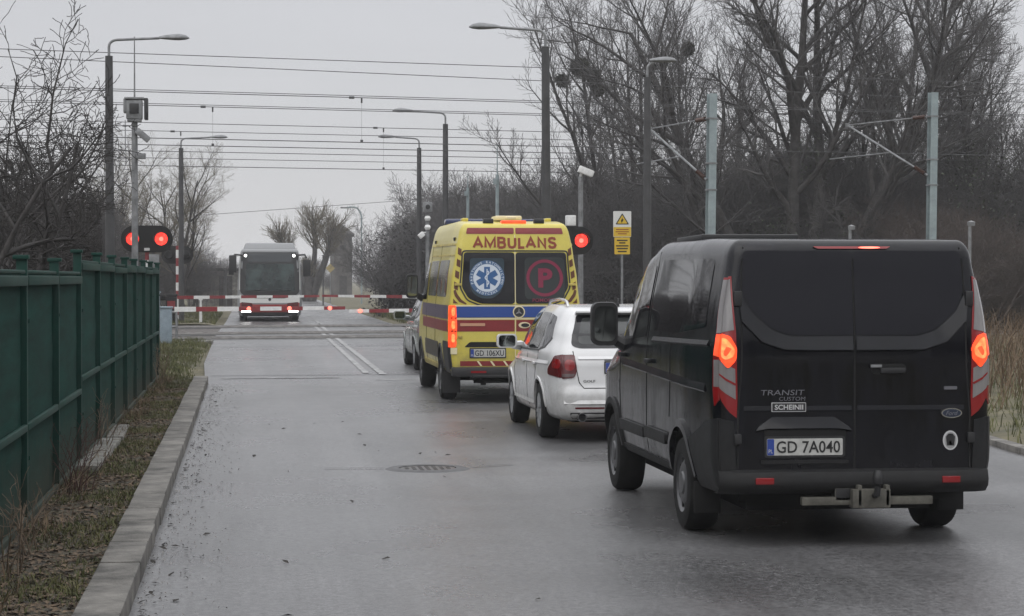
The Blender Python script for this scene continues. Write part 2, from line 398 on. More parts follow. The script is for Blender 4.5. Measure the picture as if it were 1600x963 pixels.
# ------------------------------------------------------------------ vehicle shells
def interp(tab):
    xs = [a for a, b in tab]; ys = [b for a, b in tab]
    def f(x):
        if x <= xs[0]: return ys[0]
        if x >= xs[-1]: return ys[-1]
        for i in range(len(xs) - 1):
            if x <= xs[i + 1]:
                t = (x - xs[i]) / (xs[i + 1] - xs[i]); t = t * t * (3 - 2 * t) * .5 + t * .5
                return ys[i] * (1 - t) + ys[i + 1] * t
    return f
class Shell:
    """rounded box pushed into shape; side(), rear(), roof() lay pieces onto its skin"""
    def __init__(s, W, L, z0, H, rx, ry, rz, rb, zlow, top, wz, rake, wy, rakelen=1.3):
        s.W, s.L, s.z0, s.H, s.rx, s.ry, s.rz, s.rb, s.zlow = W, L, z0, H, rx, ry, rz, rb, zlow
        s.top, s.wz, s.rake, s.wy, s.rl = interp(top), interp(wz), interp(rake), interp(wy), rakelen
    def zf(s, y, z):
        return z if z <= s.zlow else s.zlow + (z - s.zlow) * (s.top(y) - s.zlow) / (s.H - s.zlow)
    def zi(s, y, z):
        return z if z <= s.zlow else s.zlow + (z - s.zlow) * (s.H - s.zlow) / (s.top(y) - s.zlow)
    def wid(s, y, z): return s.wz(z) * s.wy(y)
    def F(s, x, y, z):
        cx = max(-s.W + s.rx, min(s.W - s.rx, x)); cy = max(s.ry, min(s.L - s.ry, y)); cz = max(s.z0 + s.rb, min(s.H - s.rz, z))
        rz = s.rz if z > cz else s.rb
        q = Vector(((x - cx) / s.rx, (y - cy) / s.ry, (z - cz) / rz)); n = q.length
        if n > 1e-9:
            m = max(abs(q.x), abs(q.y), abs(q.z)); q = q * (m / n)
            x, y, z = cx + q.x * s.rx, cy + q.y * s.ry, cz + q.z * rz
        zz = s.zf(y, z)
        xx = x * s.wid(y, z) / s.W
        yy = y + s.rake(z) * max(0, 1 - max(y, 0) / s.rl)
        return Vector((xx, yy, zz))
    def side(s, sg):
        def f(y, z, e):
            zb = s.zi(y, z)
            return s.F(sg * (s.W + e), y, zb)
        return f
    def rear(s):
        def f(x, z, e):
            k = s.W / s.wid(0, z)
            return s.F(max(-s.W, min(s.W, x * k)), -e, s.zi(0, z))
        return f
    def front(s):
        def f(x, z, e):
            k = s.W / s.wid(s.L, z)
            return s.F(max(-s.W, min(s.W, x * k)), s.L + e, s.zi(s.L, z))
        return f
    def roof(s):
        return lambda x, y, e: s.F(x * s.W / s.wid(y, s.H), y, s.H + e)
    def body(s, name, m, parent, arches, ar, depth=.32, ny=44, nz=22):
        def cuts(lo, hi, r0, r1, n):
            a = [lo, lo + r0 * .1, lo + r0 * .25, lo + r0 * .5, lo + r0 * .75, lo + r0]
            b = [hi - r1, hi - r1 * .75, hi - r1 * .5, hi - r1 * .25, hi - r1 * .1, hi]
            mid = [lo + r0 + (hi - r1 - lo - r0) * i / n for i in range(1, n)]
            return a + mid + b
        xs = cuts(-s.W, s.W, s.rx, s.rx, 10); ys = cuts(0, s.L, s.ry, s.ry, ny); zs = cuts(s.z0, s.H, s.rb, s.rz, nz)
        idx = {}; vs = []; fs = []
        def V(i, j, k):
            key = (i, j, k)
            if key not in idx:
                idx[key] = len(vs); vs.append(s.F(xs[i], ys[j], zs[k]))
            return idx[key]
        nx, nyy, nzz = len(xs) - 1, len(ys) - 1, len(zs) - 1
        for i in range(nx):
            for j in range(nyy):
                fs.append((V(i, j, 0), V(i, j + 1, 0), V(i + 1, j + 1, 0), V(i + 1, j, 0)))
                fs.append((V(i, j, nzz), V(i + 1, j, nzz), V(i + 1, j + 1, nzz), V(i, j + 1, nzz)))
            for k in range(nzz):
                fs.append((V(i, 0, k), V(i + 1, 0, k), V(i + 1, 0, k + 1), V(i, 0, k + 1)))
                fs.append((V(i, nyy, k), V(i, nyy, k + 1), V(i + 1, nyy, k + 1), V(i + 1, nyy, k)))
        for j in range(nyy):
            for k in range(nzz):
                fs.append((V(0, j, k), V(0, j, k + 1), V(0, j + 1, k + 1), V(0, j + 1, k)))
                fs.append((V(nx, j, k), V(nx, j + 1, k), V(nx, j + 1, k + 1), V(nx, j, k + 1)))
        me = bpy.data.meshes.new(name); me.from_pydata([tuple(v) for v in vs], [], fs); me.update()
        bm = bmesh.new(); bm.from_mesh(me); bmesh.ops.recalc_face_normals(bm, faces=bm.faces); bm.to_mesh(me); bm.free()
        me.materials.append(m)
        o = bpy.data.objects.new(name, me); COL.objects.link(o)
        if arches:
            cb = MB()
            for (y, z) in arches:
                for sg in (-1, 1):
                    x0, x1 = sorted((sg * (s.W + .2), sg * (s.W - depth)))
                    cb.lathe([(0, x0), (ar, x0), (ar, x1), (0, x1)], (0, y, z), 'X', 36)
            cm = cb.mesh('cut')
            bm = bmesh.new(); bm.from_mesh(cm); bmesh.ops.remove_doubles(bm, verts=bm.verts, dist=1e-4); bmesh.ops.recalc_face_normals(bm, faces=bm.faces); bm.to_mesh(cm); bm.free()
            cm.materials.append(M_LINER)
            co = bpy.data.objects.new('cut', cm); COL.objects.link(co)
            md = o.modifiers.new('b', 'BOOLEAN'); md.operation = 'DIFFERENCE'; md.object = co; md.solver = 'EXACT'; md.material_mode = 'TRANSFER'
            bpy.context.view_layer.update()
            dg = bpy.context.evaluated_depsgraph_get()
            nm = bpy.data.meshes.new_from_object(o.evaluated_get(dg))
            o.modifiers.clear(); o.data = nm; me = nm
            bpy.data.objects.remove(co)
        me.polygons.foreach_set('use_smooth', [True] * len(me.polygons)); me.set_sharp_from_angle(angle=R(38))
        o.parent = parent
        return o
def wheel(parent, x, y, r, w, sg, rimm, style):
    e = sub('wheel', parent, (x, y, r))
    t = MB()
    t.lathe([(r * .62, -w / 2), (r * .80, -w / 2 - .006), (r * .93, -w / 2 + .004), (r * .985, -w / 2 + .03), (r, -w / 4), (r, w / 4), (r * .985, w / 2 - .03), (r * .93, w / 2 - .004), (r * .80, w / 2 + .006), (r * .62, w / 2)], (0, 0, 0), 'X', 40)
    t.build('tyre', M_TYRE, e)
    m = MB(); f = sg * w / 2
    m.lathe([(r * .64, f * .98), (r * .60, f * .9), (r * .58, f * .45), (0, f * .45)] if style != 'steel' else [(r * .64, f * .98), (r * .60, f * .8), (r * .52, f * .7), (r * .40, f * .92), (r * .25, f * .9), (r * .22, f * 1.02), (0, f * 1.02)], (0, 0, 0), 'X', 40)
    if style == 'steel':
        for i in range(10):
            a = 2 * math.pi * i / 10
            m.box((f * .80, r * .47 * math.cos(a), r * .47 * math.sin(a)), (.012, .05, .03), 1, rx=a)
    else:
        for i in range(10):
            a = 2 * math.pi * i / 10 + (.12 if i % 2 else -.12)
            m.box((f * .86, r * .33 * math.cos(a), r * .33 * math.sin(a)), (.03, r * .56, .032), 0, rx=a)
        m.lathe([(r * .14, f * .6), (r * .14, f * .98), (0, f * 1.0)], (0, 0, 0), 'X', 20)
    m.build('rim', [rimm, M_LINER], e)
    return e
def mirror(parent, sg, x, y, z, w, h, d, shellm, arm, gl=None):
    b = MB()
    ol = rrect(0, 0, w, h, min(w, h) * .28, 4)
    n = len(ol); vs = []; fs = []
    for (yy, k) in ((-d / 2, .97), (-d / 2 + .02, 1.0), (d * .1, .98), (d / 2, .72)):
        vs += [(x + u * k, y + yy, z + v * k) for u, v in ol]
    for q in range(3):
        for i in range(n): fs.append((q * n + i, q * n + (i + 1) % n, (q + 1) * n + (i + 1) % n, (q + 1) * n + i))
    fs += [tuple(range(n)), tuple(range(3 * n, 4 * n))]
    b.add(vs, fs)
    b.tube([(x - sg * w * .3, y, z - h * .3), (arm[0], arm[1], arm[2])], [.045, .06], 8)
    o = b.build('wing_mirror', shellm, parent)
    patch('mirror_glass', rrect(x, z, w * .80, h * .80, min(w, h) * .22, 4), lambda u, v, e: Vector((u, y - d / 2 - e, v)), gl or M_MIRROR, o, .004, -.002, None)
    return o
def plate(parent, cx, cz, w, h, F2, txt, eu=True, frame=True, ink=M_INK):
    if frame:
        patch('plate_frame', rrect(cx, cz, w + .03, h + .03, .012, 3), F2, M_BLACK, parent, .010, -.01, None)
    p = patch('number_plate', rrect(cx, cz, w, h, .008, 3), F2, M_PLATE, parent, .014, .0, None)
    if eu:
        patch('country_band', rrect(cx - w / 2 + w * .048, cz, w * .09, h * .96, .006, 3), F2, M_PLATEBLUE, p, .0165, .010, None)
        text('country_code', 'PL', cx - w / 2 + w * .048, cz - h * .25, w * .055, h * .22, F2, M_STICK, p, .018)
    if txt:
        text('plate_text', txt, cx + w * .045, cz, w * .84, h * .72, F2, ink, p, .0165, bold=.012)
    return p

# ------------------------------------------------------------------ ground, road, verges
rs = np.random.RandomState(7)
def sheet(name, left, right, z, m, kind='structure', nu=1):
    """left/right: lists of (x, y) of equal length"""
    b = MB(); n = len(left); vs = []
    for (a, c) in zip(left, right):
        for i in range(nu + 1):
            t = i / nu
            vs.append((a[0] * (1 - t) + c[0] * t, a[1] * (1 - t) + c[1] * t, z))
    fs = [(j * (nu + 1) + i, j * (nu + 1) + i + 1, (j + 1) * (nu + 1) + i + 1, (j + 1) * (nu + 1) + i) for j in range(n - 1) for i in range(nu)]
    b.add(vs, fs)
    return tag(b.build(name, m, None, None), kind=kind)
def vnoise(x, y, sc, seed=0):
    v = 0
    for i in range(4):
        f = sc * 2 ** i
        v = v + np.sin(x * f * 1.3 + seed + i * 1.7 + np.sin(y * f * .9 + i)) * np.cos(y * f * 1.1 - seed + i * 2.3 + np.sin(x * f * .7)) / 2 ** i
    return v * .5
def bumpy(name, x0, x1, y0, y1, nx, ny, zf, m, kind='structure'):
    X, Y = np.meshgrid(np.linspace(x0, x1, nx + 1), np.linspace(y0, y1, ny + 1))
    Z = zf(X, Y)
    v = np.stack([X, Y, Z], -1).reshape(-1, 3)
    i = np.arange((nx + 1) * (ny + 1)).reshape(ny + 1, nx + 1)
    f = np.stack([i[:-1, :-1], i[:-1, 1:], i[1:, 1:], i[1:, :-1]], -1).reshape(-1, 4)
    me = bpy.data.meshes.new(name); me.from_pydata(v.tolist(), [], f.tolist()); me.update()
    return tag(link(name, me, m, None, 180), kind=kind)

bumpy('ground', -500, 500, -60, 900, 60, 60, lambda X, Y: X * 0 - .04, M_GROUND)
ye = [-20, 0, 12, 20, 22.8, 28, 36, 46, 57, 70, 90, 160, 420]
xe = [7.5, 7.55, 7.6, 7.68, 7.95, 7.7, 6.6, 5.9, 5.7, 5.6, 5.5, 5.5, 5.5]
xl = [-.72, -.72, -.70, -.70, -.70, -.70, -.72, -.95, -1.0, -1.05, -.95, -.95, -.95]
sheet('road', list(zip(xl, ye)), list(zip(xe, ye)), 0, M_ASPH, nu=4)
tdir = Vector((math.cos(R(12)), math.sin(R(12)), 0)); tnor = Vector((-tdir.y, tdir.x, 0))
def track_pt(t, off, z): # t metres along the line, off metres beyond the first track
    p = Vector((1.1, 65.0, 0)) + tdir * t + tnor * off; return (p.x, p.y, z)
b = MB()
b.add([track_pt(-90, -2.2, -.015), track_pt(110, -2.2, -.015), track_pt(110, 19, -.015), track_pt(-90, 19, -.015)], [(0, 1, 2, 3)])
tag(b.build('track_bed', M_BALLAST, None, None), kind='structure')
b = MB()
for off in (0, 5.2, 14.5):
    b.add([track_pt(-3.6, off - 1.5, .006), track_pt(6.8, off - 1.5, .006), track_pt(6.8, off + 1.5, .006), track_pt(-3.6, off + 1.5, .006)], [(0, 1, 2, 3)])
tag(b.build('crossing_panels', M_PATH, None, None), kind='structure')
for off in (0, 5.2, 14.5):
    b = MB()
    for s in (-.72, .72):
        p0 = Vector(track_pt(-90, off + s, .02)); p1 = Vector(track_pt(110, off + s, .02))
        b.tube([p0, p1], .038, 4)
        for g in (-.075, .075):
            q0 = Vector(track_pt(-3.6, off + s + g, .0095)); q1 = Vector(track_pt(6.8, off + s + g, .0095))
            n = tnor * .035
            b.add([q0 - n, q1 - n, q1 + n, q0 + n], [(0, 1, 2, 3)], 1)
    tag(b.build('railway_track', [M_RAIL, M_LINER], None, None), kind='structure')
# double centre line
def quadline(b, p, q, w):
    p, q = Vector((*p, .0115)), Vector((*q, .0115)); d = (q - p).normalized(); n = Vector((-d.y, d.x, 0)) * w / 2
    k = max(1, int((q - p).length / 2))
    for i in range(k):
        a, c = p.lerp(q, i / k), p.lerp(q, (i + 1) / k)
        b.add([a - n, c - n, c + n, a + n], [(0, 1, 2, 3)])
b = MB()
quadline(b, (2.45, 40.3), (2.64, 85.5), .13); quadline(b, (2.17, 40.9), (2.41, 85), .12)
quadline(b, (2.70, 82), (2.75, 96), .12)
for i in range(8): quadline(b, (2.75, 100 + i * 9), (2.75, 104 + i * 9), .12)
tag(b.build('road_marking', M_PAINTLINE, None, None), kind='structure')
b = MB()
quadline(b, (-.5, 39.0), (1.6, 39.15), .20); quadline(b, (2.2, 38.2), (3.0, 38.25), .12)
tag(b.build('worn_stop_line', M_WORN, None, None), kind='structure')
b = MB()
quadline(b, (-.7, 40.15), (6.0, 40.35), .10); quadline(b, (-.7, 56.5), (5.6, 57.6), .08); quadline(b, (.7, 20.5), (1.25, 20.45), .03); quadline(b, (2.1, 20.5), (2.5, 20.7), .03)
tag(b.build('road_joint', M_PATCH, None, None), kind='structure')
# kerb stones (one run) on the left, low one on the right
def kerb_run(name, line, w, h, stone, m):
    b = MB()
    for i in range(len(line) - 1):
        p, q = Vector((*line[i], 0)), Vector((*line[i + 1], 0)); L = (q - p).length; d = (q - p) / L; n = Vector((-d.y, d.x, 0))
        k = max(1, round(L / stone))
        for j in range(k):
            c = p + d * L * (j + .5) / k + n * w / 2
            jx = rs.uniform(-.006, .006)
            b.box((c.x + jx, c.y, h / 2 - .03 + rs.uniform(-.005, .005)), (w, L / k - .012, h + .06), rz=math.atan2(d.y, d.x) - math.pi / 2 + rs.uniform(-.004, .004))
    return tag(b.build(name, m, None, 30, bevel=.012), kind='structure')
kerb_run('kerb', [(-.64, -6), (-.64, 12), (-.67, 24), (-.70, 37.4)], .24, .125, 1.0, M_KERB)
kerb_run('low_kerb', [(7.95, 40), (8.0, 24), (7.72, 20.5), (7.6, 8), (7.5, -8)][::-1], -.16, .07, 1.0, M_KERB)
def lz(X, Y): return .075 + .035 * vnoise(X, Y, 3.1) + .012 * vnoise(X, Y, 14, 3)
bumpy('dirt_verge', -1.62, -.87, -6, 37.4, 14, 500, lz, M_DIRT)
def lz2(X, Y): return .05 + .05 * vnoise(X, Y, 1.3) - .12 * np.clip((X + 1.35) / .4, 0, 1) * (Y > 37) - .1 * (Y > 60.5)
bumpy('grass_verge', -14, -.92, 37.4, 61.5, 70, 100, lz2, M_GROUND)
bumpy('yard_ground', -40, -1.62, -6, 37.4, 80, 90, lambda X, Y: .04 + .06 * vnoise(X, Y, .7), M_GROUND)
def rz_(X, Y): return .07 + .09 * vnoise(X, Y, .8) - .12 * np.clip((8.6 - X) / .6, 0, 1)
bumpy('right_verge', 7.9, 60, 8, 58, 120, 110, rz_, M_GROUND)
bumpy('far_verge', 5.55, 60, 66, 130, 90, 80, lambda X, Y: .05 + .07 * vnoise(X, Y, .8) - .11 * np.clip((6.2 - X) / .6, 0, 1) - .09 * (Y < 86), M_GROUND)
bumpy('far_left_verge', -40, -1.0, 82, 140, 70, 70, lambda X, Y: .05 + .07 * vnoise(X, Y, .8) - .12 * np.clip((X + 1.6) / .6, 0, 1), M_GROUND)

def blades(name, P, h, w, lean, m, seed=0):
    r = np.random.RandomState(seed); n = len(P)
    a = r.uniform(0, 2 * np.pi, n); d = np.stack([np.cos(a), np.sin(a), np.zeros(n)], -1)
    b_ = r.uniform(0, 2 * np.pi, n); s = np.stack([np.cos(b_), np.sin(b_), np.zeros(n)], -1) * (w * r.uniform(.6, 1.3, n))[:, None] / 2
    L = (lean * r.uniform(.2, 1.3, n) * h)[:, None]; up = np.array([0, 0, 1.])
    mid = P + up * (h * .6)[:, None] + d * L * .35
    tip = P + up * (h * r.uniform(.75, 1.0, n))[:, None] + d * L
    V = np.stack([P - s, P + s, mid - s * .7, mid + s * .7, tip], 1).reshape(-1, 3)
    i = np.arange(n) * 5
    me = bpy.data.meshes.new(name)
    quads = np.stack([i, i + 1, i + 3, i + 2], -1); tris = np.stack([i + 2, i + 3, i + 4], -1)
    me.vertices.add(len(V)); me.vertices.foreach_set('co', V.ravel())
    loops = np.concatenate([np.concatenate([quads, tris], 1).ravel()])
    me.loops.add(len(loops)); me.loops.foreach_set('vertex_index', loops.astype(np.int32))
    st = (np.arange(n)[:, None] * 7 + np.array([0, 4])).ravel()
    me.polygons.add(2 * n); me.polygons.foreach_set('loop_start', st.astype(np.int32))
    me.update(calc_edges=True); me.validate()
    return tag(link(name, me, m, None, None), kind='stuff')
def scatter(n, x0, x1, y0, y1, zf, seed, keep=None):
    r = np.random.RandomState(seed)
    x = r.uniform(x0, x1, n); y = r.uniform(y0, y1, n)
    if keep is not None:
        k = keep(x, y, r); x, y = x[k], y[k]
    return np.stack([x, y, zf(x, y)], -1)
P = scatter(26000, -1.55, -.9, 8, 37.4, lz, 1, lambda x, y, r: (vnoise(x, y, 2.3, 5) + r.normal(0, .15, len(x)) > -.02))
blades('verge_grass', P, np.random.RandomState(2).uniform(.02, .07, len(P)), .007, .9, M_GRASS, 3)
P = scatter(6000, -1.6, -1.25, 8, 37.4, lz, 11, lambda x, y, r: (vnoise(x, y, 1.9, 2) + r.normal(0, .2, len(x)) > .32))
blades('dry_stalks', P, np.random.RandomState(12).uniform(.04, .18, len(P)), .007, 1.3, M_STRAW, 13)
P = scatter(60000, -9, -.98, 37.6, 60.5, lz2, 4, lambda x, y, r: (x < -1.0 - .25 * r.rand(len(x))) & (vnoise(x, y, 1.2, 1) + r.normal(0, .25, len(x)) > -.2))
blades('roadside_grass', P, np.random.RandomState(5).uniform(.04, .16, len(P)), .014, .8, M_GRASS, 6)
P = scatter(60000, 8.1, 30, 16, 57, rz_, 7, lambda x, y, r: vnoise(x, y, .9, 4) + r.normal(0, .3, len(x)) > -.1)
blades('meadow_grass', P, np.random.RandomState(8).uniform(.05, .28, len(P)), .012, .8, M_GRASS, 9)
P = scatter(26000, 9.4, 32, 26, 57, rz_, 17, lambda x, y, r: (vnoise(x, y, .7, 8) + r.normal(0, .25, len(x)) > .0) & (x > 9.2 + (y - 26) * -.02))
blades('dry_reed_bed', P, np.random.RandomState(18).uniform(.4, 1.35, len(P)), .014, .75, M_STRAW, 19)
P = scatter(40000, 5.7, 22, 84, 112, lambda x, y: x * 0 + .02, 27, lambda x, y, r: x > 5.8 + .3 * r.rand(len(x)))
blades('far_verge_grass', P, np.random.RandomState(28).uniform(.08, .35, len(P)), .03, .6, M_GRASS, 29)
P = scatter(20000, -14, -1.3, 83, 110, lambda x, y: x * 0 + .02, 37)
blades('far_lawn_grass', P, np.random.RandomState(38).uniform(.05, .2, len(P)), .03, .6, M_GRASS, 39)
def litter(name, P, size, m, seed, flat=.35):
    r = np.random.RandomState(seed); n = len(P)
    a = r.uniform(0, 2 * np.pi, n); u = np.stack([np.cos(a), np.sin(a), r.uniform(-flat, flat, n)], -1); v = np.stack([-np.sin(a), np.cos(a), r.uniform(-flat, flat, n)], -1)
    s = (size * r.uniform(.4, 1.3, n))[:, None]
    q = P + np.array([0, 0, .008])
    V = np.stack([q - u * s, q - v * s * .55 + [0, 0, .004], q + u * s, q + v * s * .55 + [0, 0, .004]], 1).reshape(-1, 3)
    f = np.arange(4 * n).reshape(n, 4)
    me = bpy.data.meshes.new(name); me.from_pydata(V.tolist(), [], f.tolist()); me.update()
    return tag(link(name, me, m, None, None), kind='stuff')
P = scatter(15000, -1.58, -.9, 8, 36, lz, 21)
litter('fallen_leaves', P, .025, mat('brown_leaf', (.035, .024, .018), .9, col2=(.17, .12, .075), vscale=25), 22)
P = np.concatenate([scatter(500, -.62, -.1, 8, 36, lambda x, y: x * 0, 23, lambda x, y, r: r.rand(len(x)) < np.exp(-(x + .62) * 7)), scatter(22, -.6, 2, 9, 30, lambda x, y: x * 0, 24)])
litter('road_debris', P, .03, mat('dark_leaf', (.02, .017, .014), .9, var=.5, vscale=20), 25)
P = scatter(5000, -.63, -.1, 8, 37, lambda x, y: x * 0, 33, lambda x, y, r: r.rand(len(x)) < np.exp(-(x + .62) * 5))
litter('road_grit', P, .008, mat('pale_grit', (.22, .21, .2), .9, var=.4, vscale=30), 34, 1.)
b = MB(); b.box((-1.43, 21.2, .07), (.20, 3.4, .14)); b.box((-1.44, 24.3, .06), (.18, 1.9, .12), rz=.02)
tag(b.build('concrete_edging', M_CONC, None, 30, bevel=.012), 'pale broken concrete edging strip at the foot of the green fence', 'edging')
# manhole
mh = thing('manhole_cover', (1.66, 20.4, 0), 'round worn cast iron manhole cover set in the asphalt lane', 'manhole cover')
b = MB(); b.lathe([(.27, .012), (.36, .014), (.385, .004), (.40, .0)], (0, 0, 0), 'Z', 40); b.build('frame', M_PATCH, mh)
b = MB(); b.lathe([(0, .008), (.262, .008), (.268, .002)], (0, 0, 0), 'Z', 40)
for i in range(-3, 4):
    for j in range(-3, 4):
        if i * i + j * j < 12: b.box((i * .065, j * .065, .0085), (.035, .035, .006))
b.build('lid', M_IRON, mh)

# ------------------------------------------------------------------ trees
def grow(rng, p, d, L, r, lvl, P, out):
    n = P['seg'][lvl]; pts = [p.copy()]; rad = [r]; ds = [d]
    up = Vector((0, 0, 1)); wob = P['wob'][lvl]; tr = P['trop'][lvl]; tap = P['tap'][lvl]
    g = rng.gauss
    for i in range(n):
        d = (d + Vector((g(0, wob), g(0, wob), g(0, wob))) + up * tr).normalized()
        p2 = p + d * (L / n)
        if P.get('ok') and not P['ok'](p2):
            if i == 0: return
            break
        p = p2; pts.append(p); rad.append(max(P['rmin'], r * (1 - (i + 1) / n * tap))); ds.append(d)
    out.append((pts, rad, lvl))
    if lvl + 1 >= len(P['seg']): return
    n = len(pts) - 1
    nb = P['n'][lvl]; nb = int(nb * rng.uniform(.75, 1.25) + .5); s0 = P['start'][lvl]; az = rng.uniform(0, 6.28)
    for k in range(nb):
        t = s0 + (1 - s0) * ((k + rng.random()) / nb); f = t * n; i = min(n - 1, int(f)); f -= i
        q = pts[i].lerp(pts[i + 1], f); dd = ds[i + 1]; rr = rad[i] * (1 - f) + rad[i + 1] * f
        az += 2.4 + rng.gauss(0, .5)
        a = Vector((0, 0, 1)).cross(dd)
        if a.length < 1e-3: a = Vector((1, 0, 0))
        a.normalize(); c = dd.cross(a)
        side = a * math.cos(az) + c * math.sin(az)
        an = R(P['ang'][lvl]) * rng.uniform(.7, 1.3)
        nd = dd * math.cos(an) + side * math.sin(an)
        grow(rng, q, nd, L * P['len'][lvl] * rng.uniform(.6, 1.25) * (1.15 - .5 * t), min(rr * .8, r * P['rr'][lvl]) * rng.uniform(.8, 1.1), lvl + 1, P, out)
def tubes_mesh(name, polys, ks):
    groups = {}
    for pts, rad, lvl in polys:
        groups.setdefault((len(pts), ks[min(lvl, len(ks) - 1)]), []).append((pts, rad))
    VV = []; FF = []; base = 0
    for (n, k), items in groups.items():
        Pn = np.array([[tuple(p) for p in it[0]] for it in items]); Rn = np.array([it[1] for it in items]); m = len(items)
        T = np.empty_like(Pn); T[:, 1:-1] = Pn[:, 2:] - Pn[:, :-2]; T[:, 0] = Pn[:, 1] - Pn[:, 0]; T[:, -1] = Pn[:, -1] - Pn[:, -2]
        T /= np.linalg.norm(T, axis=-1, keepdims=True) + 1e-9
        ref = np.where(np.abs(T[:, :1, 2:3]) < .9, np.array([0, 0, 1.]), np.array([1., 0, 0])) * np.ones_like(T)
        U = np.cross(ref, T); U /= np.linalg.norm(U, axis=-1, keepdims=True) + 1e-9; W = np.cross(T, U)
        ang = 2 * np.pi * np.arange(k) / k
        V = Pn[:, :, None] + (U[:, :, None] * np.cos(ang)[:, None] + W[:, :, None] * np.sin(ang)[:, None]) * Rn[:, :, None, None]
        VV.append(V.reshape(-1, 3))
        idx = base + np.arange(m * n * k).reshape(m, n, k)
        a = idx[:, :-1]; b_ = np.roll(a, -1, 2); d_ = idx[:, 1:]; c_ = np.roll(d_, -1, 2)
        FF.append(np.stack([a, b_, c_, d_], -1).reshape(-1, 4)); base += m * n * k
    V = np.concatenate(VV); F_ = np.concatenate(FF)
    me = bpy.data.meshes.new(name)
    me.vertices.add(len(V)); me.vertices.foreach_set('co', V.astype(np.float32).ravel())
    me.loops.add(F_.size); me.loops.foreach_set('vertex_index', F_.astype(np.int32).ravel())
    me.polygons.add(len(F_)); me.polygons.foreach_set('loop_start', (np.arange(len(F_)) * 4).astype(np.int32))
    me.update(calc_edges=True)
    me.polygons.foreach_set('use_smooth', [True] * len(F_))
    return me
def clump_mesh(name, centers, spread, n_each, size, seed):
    r = np.random.RandomState(seed); c = np.repeat(np.array(centers), n_each, 0); n = len(c)
    q = c + r.normal(0, 1, (n, 3)) * np.repeat(np.asarray(spread), n_each)[:, None]
    u = r.normal(0, 1, (n, 3)); u /= np.linalg.norm(u, axis=1, keepdims=True); v = np.cross(u, r.normal(0, 1, (n, 3))); v /= np.linalg.norm(v, axis=1, keepdims=True)
    s = (size * r.uniform(.5, 1.4, n))[:, None]
    V = np.stack([q - u * s, q - v * s * .5, q + u * s, q + v * s * .5], 1).reshape(-1, 3)
    me = bpy.data.meshes.new(name); me.from_pydata(V.tolist(), [], np.arange(4 * n).reshape(n, 4).tolist()); me.update()
    return me
def tree_data(seed, stems, P, split=2, leaves=None):
    """stems: (x, y, lean vector, length, radius). returns trunk mesh, crown mesh"""
    rng = random.Random(seed); out = []
    for (x, y, d, L, r) in stems:
        grow(rng, Vector((x, y, -.1)), Vector(d).normalized(), L, r, 0, P, out)
    ks = P.get('k', [7, 5, 4, 3, 3])
    tm = tubes_mesh('trunk', [o for o in out if o[2] < split], ks); cm = tubes_mesh('crown', [o for o in out if o[2] >= split], ks)
    return tm, cm, out
def tree(name, data, loc, label, cat='tree', group=None, rz=0., sc=1., bark=None, twig=None, extra=None):
    tm, cm = data[0], data[1]
    t = thing(name, loc, label, cat, group, rz); t.scale = (sc, sc, sc) if not isinstance(sc, tuple) else sc
    for nm, me, m in (('trunk', tm, bark or M_BARK), ('crown', cm, twig or M_TWIG)):
        if not len(me.materials): me.materials.append(m)
        o = bpy.data.objects.new(nm, me); COL.objects.link(o); o.parent = t
        if o.data.materials[0] != m:
            o.material_slots[0].link = 'OBJECT'; o.material_slots[0].material = m
    for nm, me, m in extra or []:
        if not len(me.materials): me.materials.append(m)
        o = bpy.data.objects.new(nm, me); COL.objects.link(o); o.parent = t
    return t
# spreading willow: several limbs from the base, fine upright twigs
PW = dict(seg=[7, 6, 5, 4, 3], wob=[.07, .10, .12, .14, .16], trop=[.05, .06, .07, .08, .05], tap=[.75, .8, .85, .9, .8], n=[10, 8, 8, 7], start=[.26, .22, .15, .1],
          ang=[38, 40, 38, 34], len=[.50, .52, .50, .48], rr=[.5, .45, .42, .5], rmin=.0045)
PS = dict(seg=[8, 5, 4, 3], wob=[.05, .09, .12, .14], trop=[.03, .14, .12, .08], tap=[.85, .85, .85, .8], n=[22, 9, 7], start=[.25, .15, .1], ang=[36, 34, 32], len=[.26, .48, .5], rr=[.34, .5, .6], rmin=.006, k=[7, 4, 3, 3])
PB = dict(seg=[5, 4, 4, 3], wob=[.12, .16, .18, .2], trop=[.05, .06, .05, .03], tap=[.8, .85, .85, .8], n=[10, 9, 7], start=[.15, .1, .1], ang=[40, 42, 40], len=[.55, .55, .5], rr=[.5, .5, .6], rmin=.006, k=[5, 4, 3, 3])
PL_ = dict(seg=[7, 6, 5, 4], wob=[.13, .18, .2, .22], trop=[.04, .04, .03, .02], tap=[.7, .8, .85, .8], n=[8, 9, 8], start=[.2, .12, .1], ang=[48, 52, 50], len=[.62, .5, .42], rr=[.5, .45, .45], rmin=.0045, k=[6, 4, 3, 3])
PP = dict(seg=[3, 5, 5, 4], wob=[.03, .1, .07, .1], trop=[.0, .08, .10, .05], tap=[.2, .3, .8, .8], n=[6, 22, 12], start=[.75, .5, .15], ang=[36, 34, 26], len=[1.15, .85, .4], rr=[.5, .16, .45], rmin=.009, k=[7, 6, 3, 3])
D_willow = tree_data(11, [(-.5, 0, (-.45, .1, 1), 10.5, .24), (.1, .3, (-.12, -.1, 1), 12, .26), (.5, 0, (.12, .2, 1), 12, .25), (1.0, .2, (.42, -.1, 1), 11.5, .27), (.2, -.5, (.75, .1, 1), 10, .20), (-.6, .4, (-.85, -.1, 1), 8.5, .17)], PW, 2)
D_willow2 = tree_data(12, [(-.3, 0, (-.3, .2, 1), 10, .2), (.3, .2, (.2, -.2, 1), 11.5, .22), (.6, -.2, (.5, .3, 1), 9.5, .2)], PW, 2)
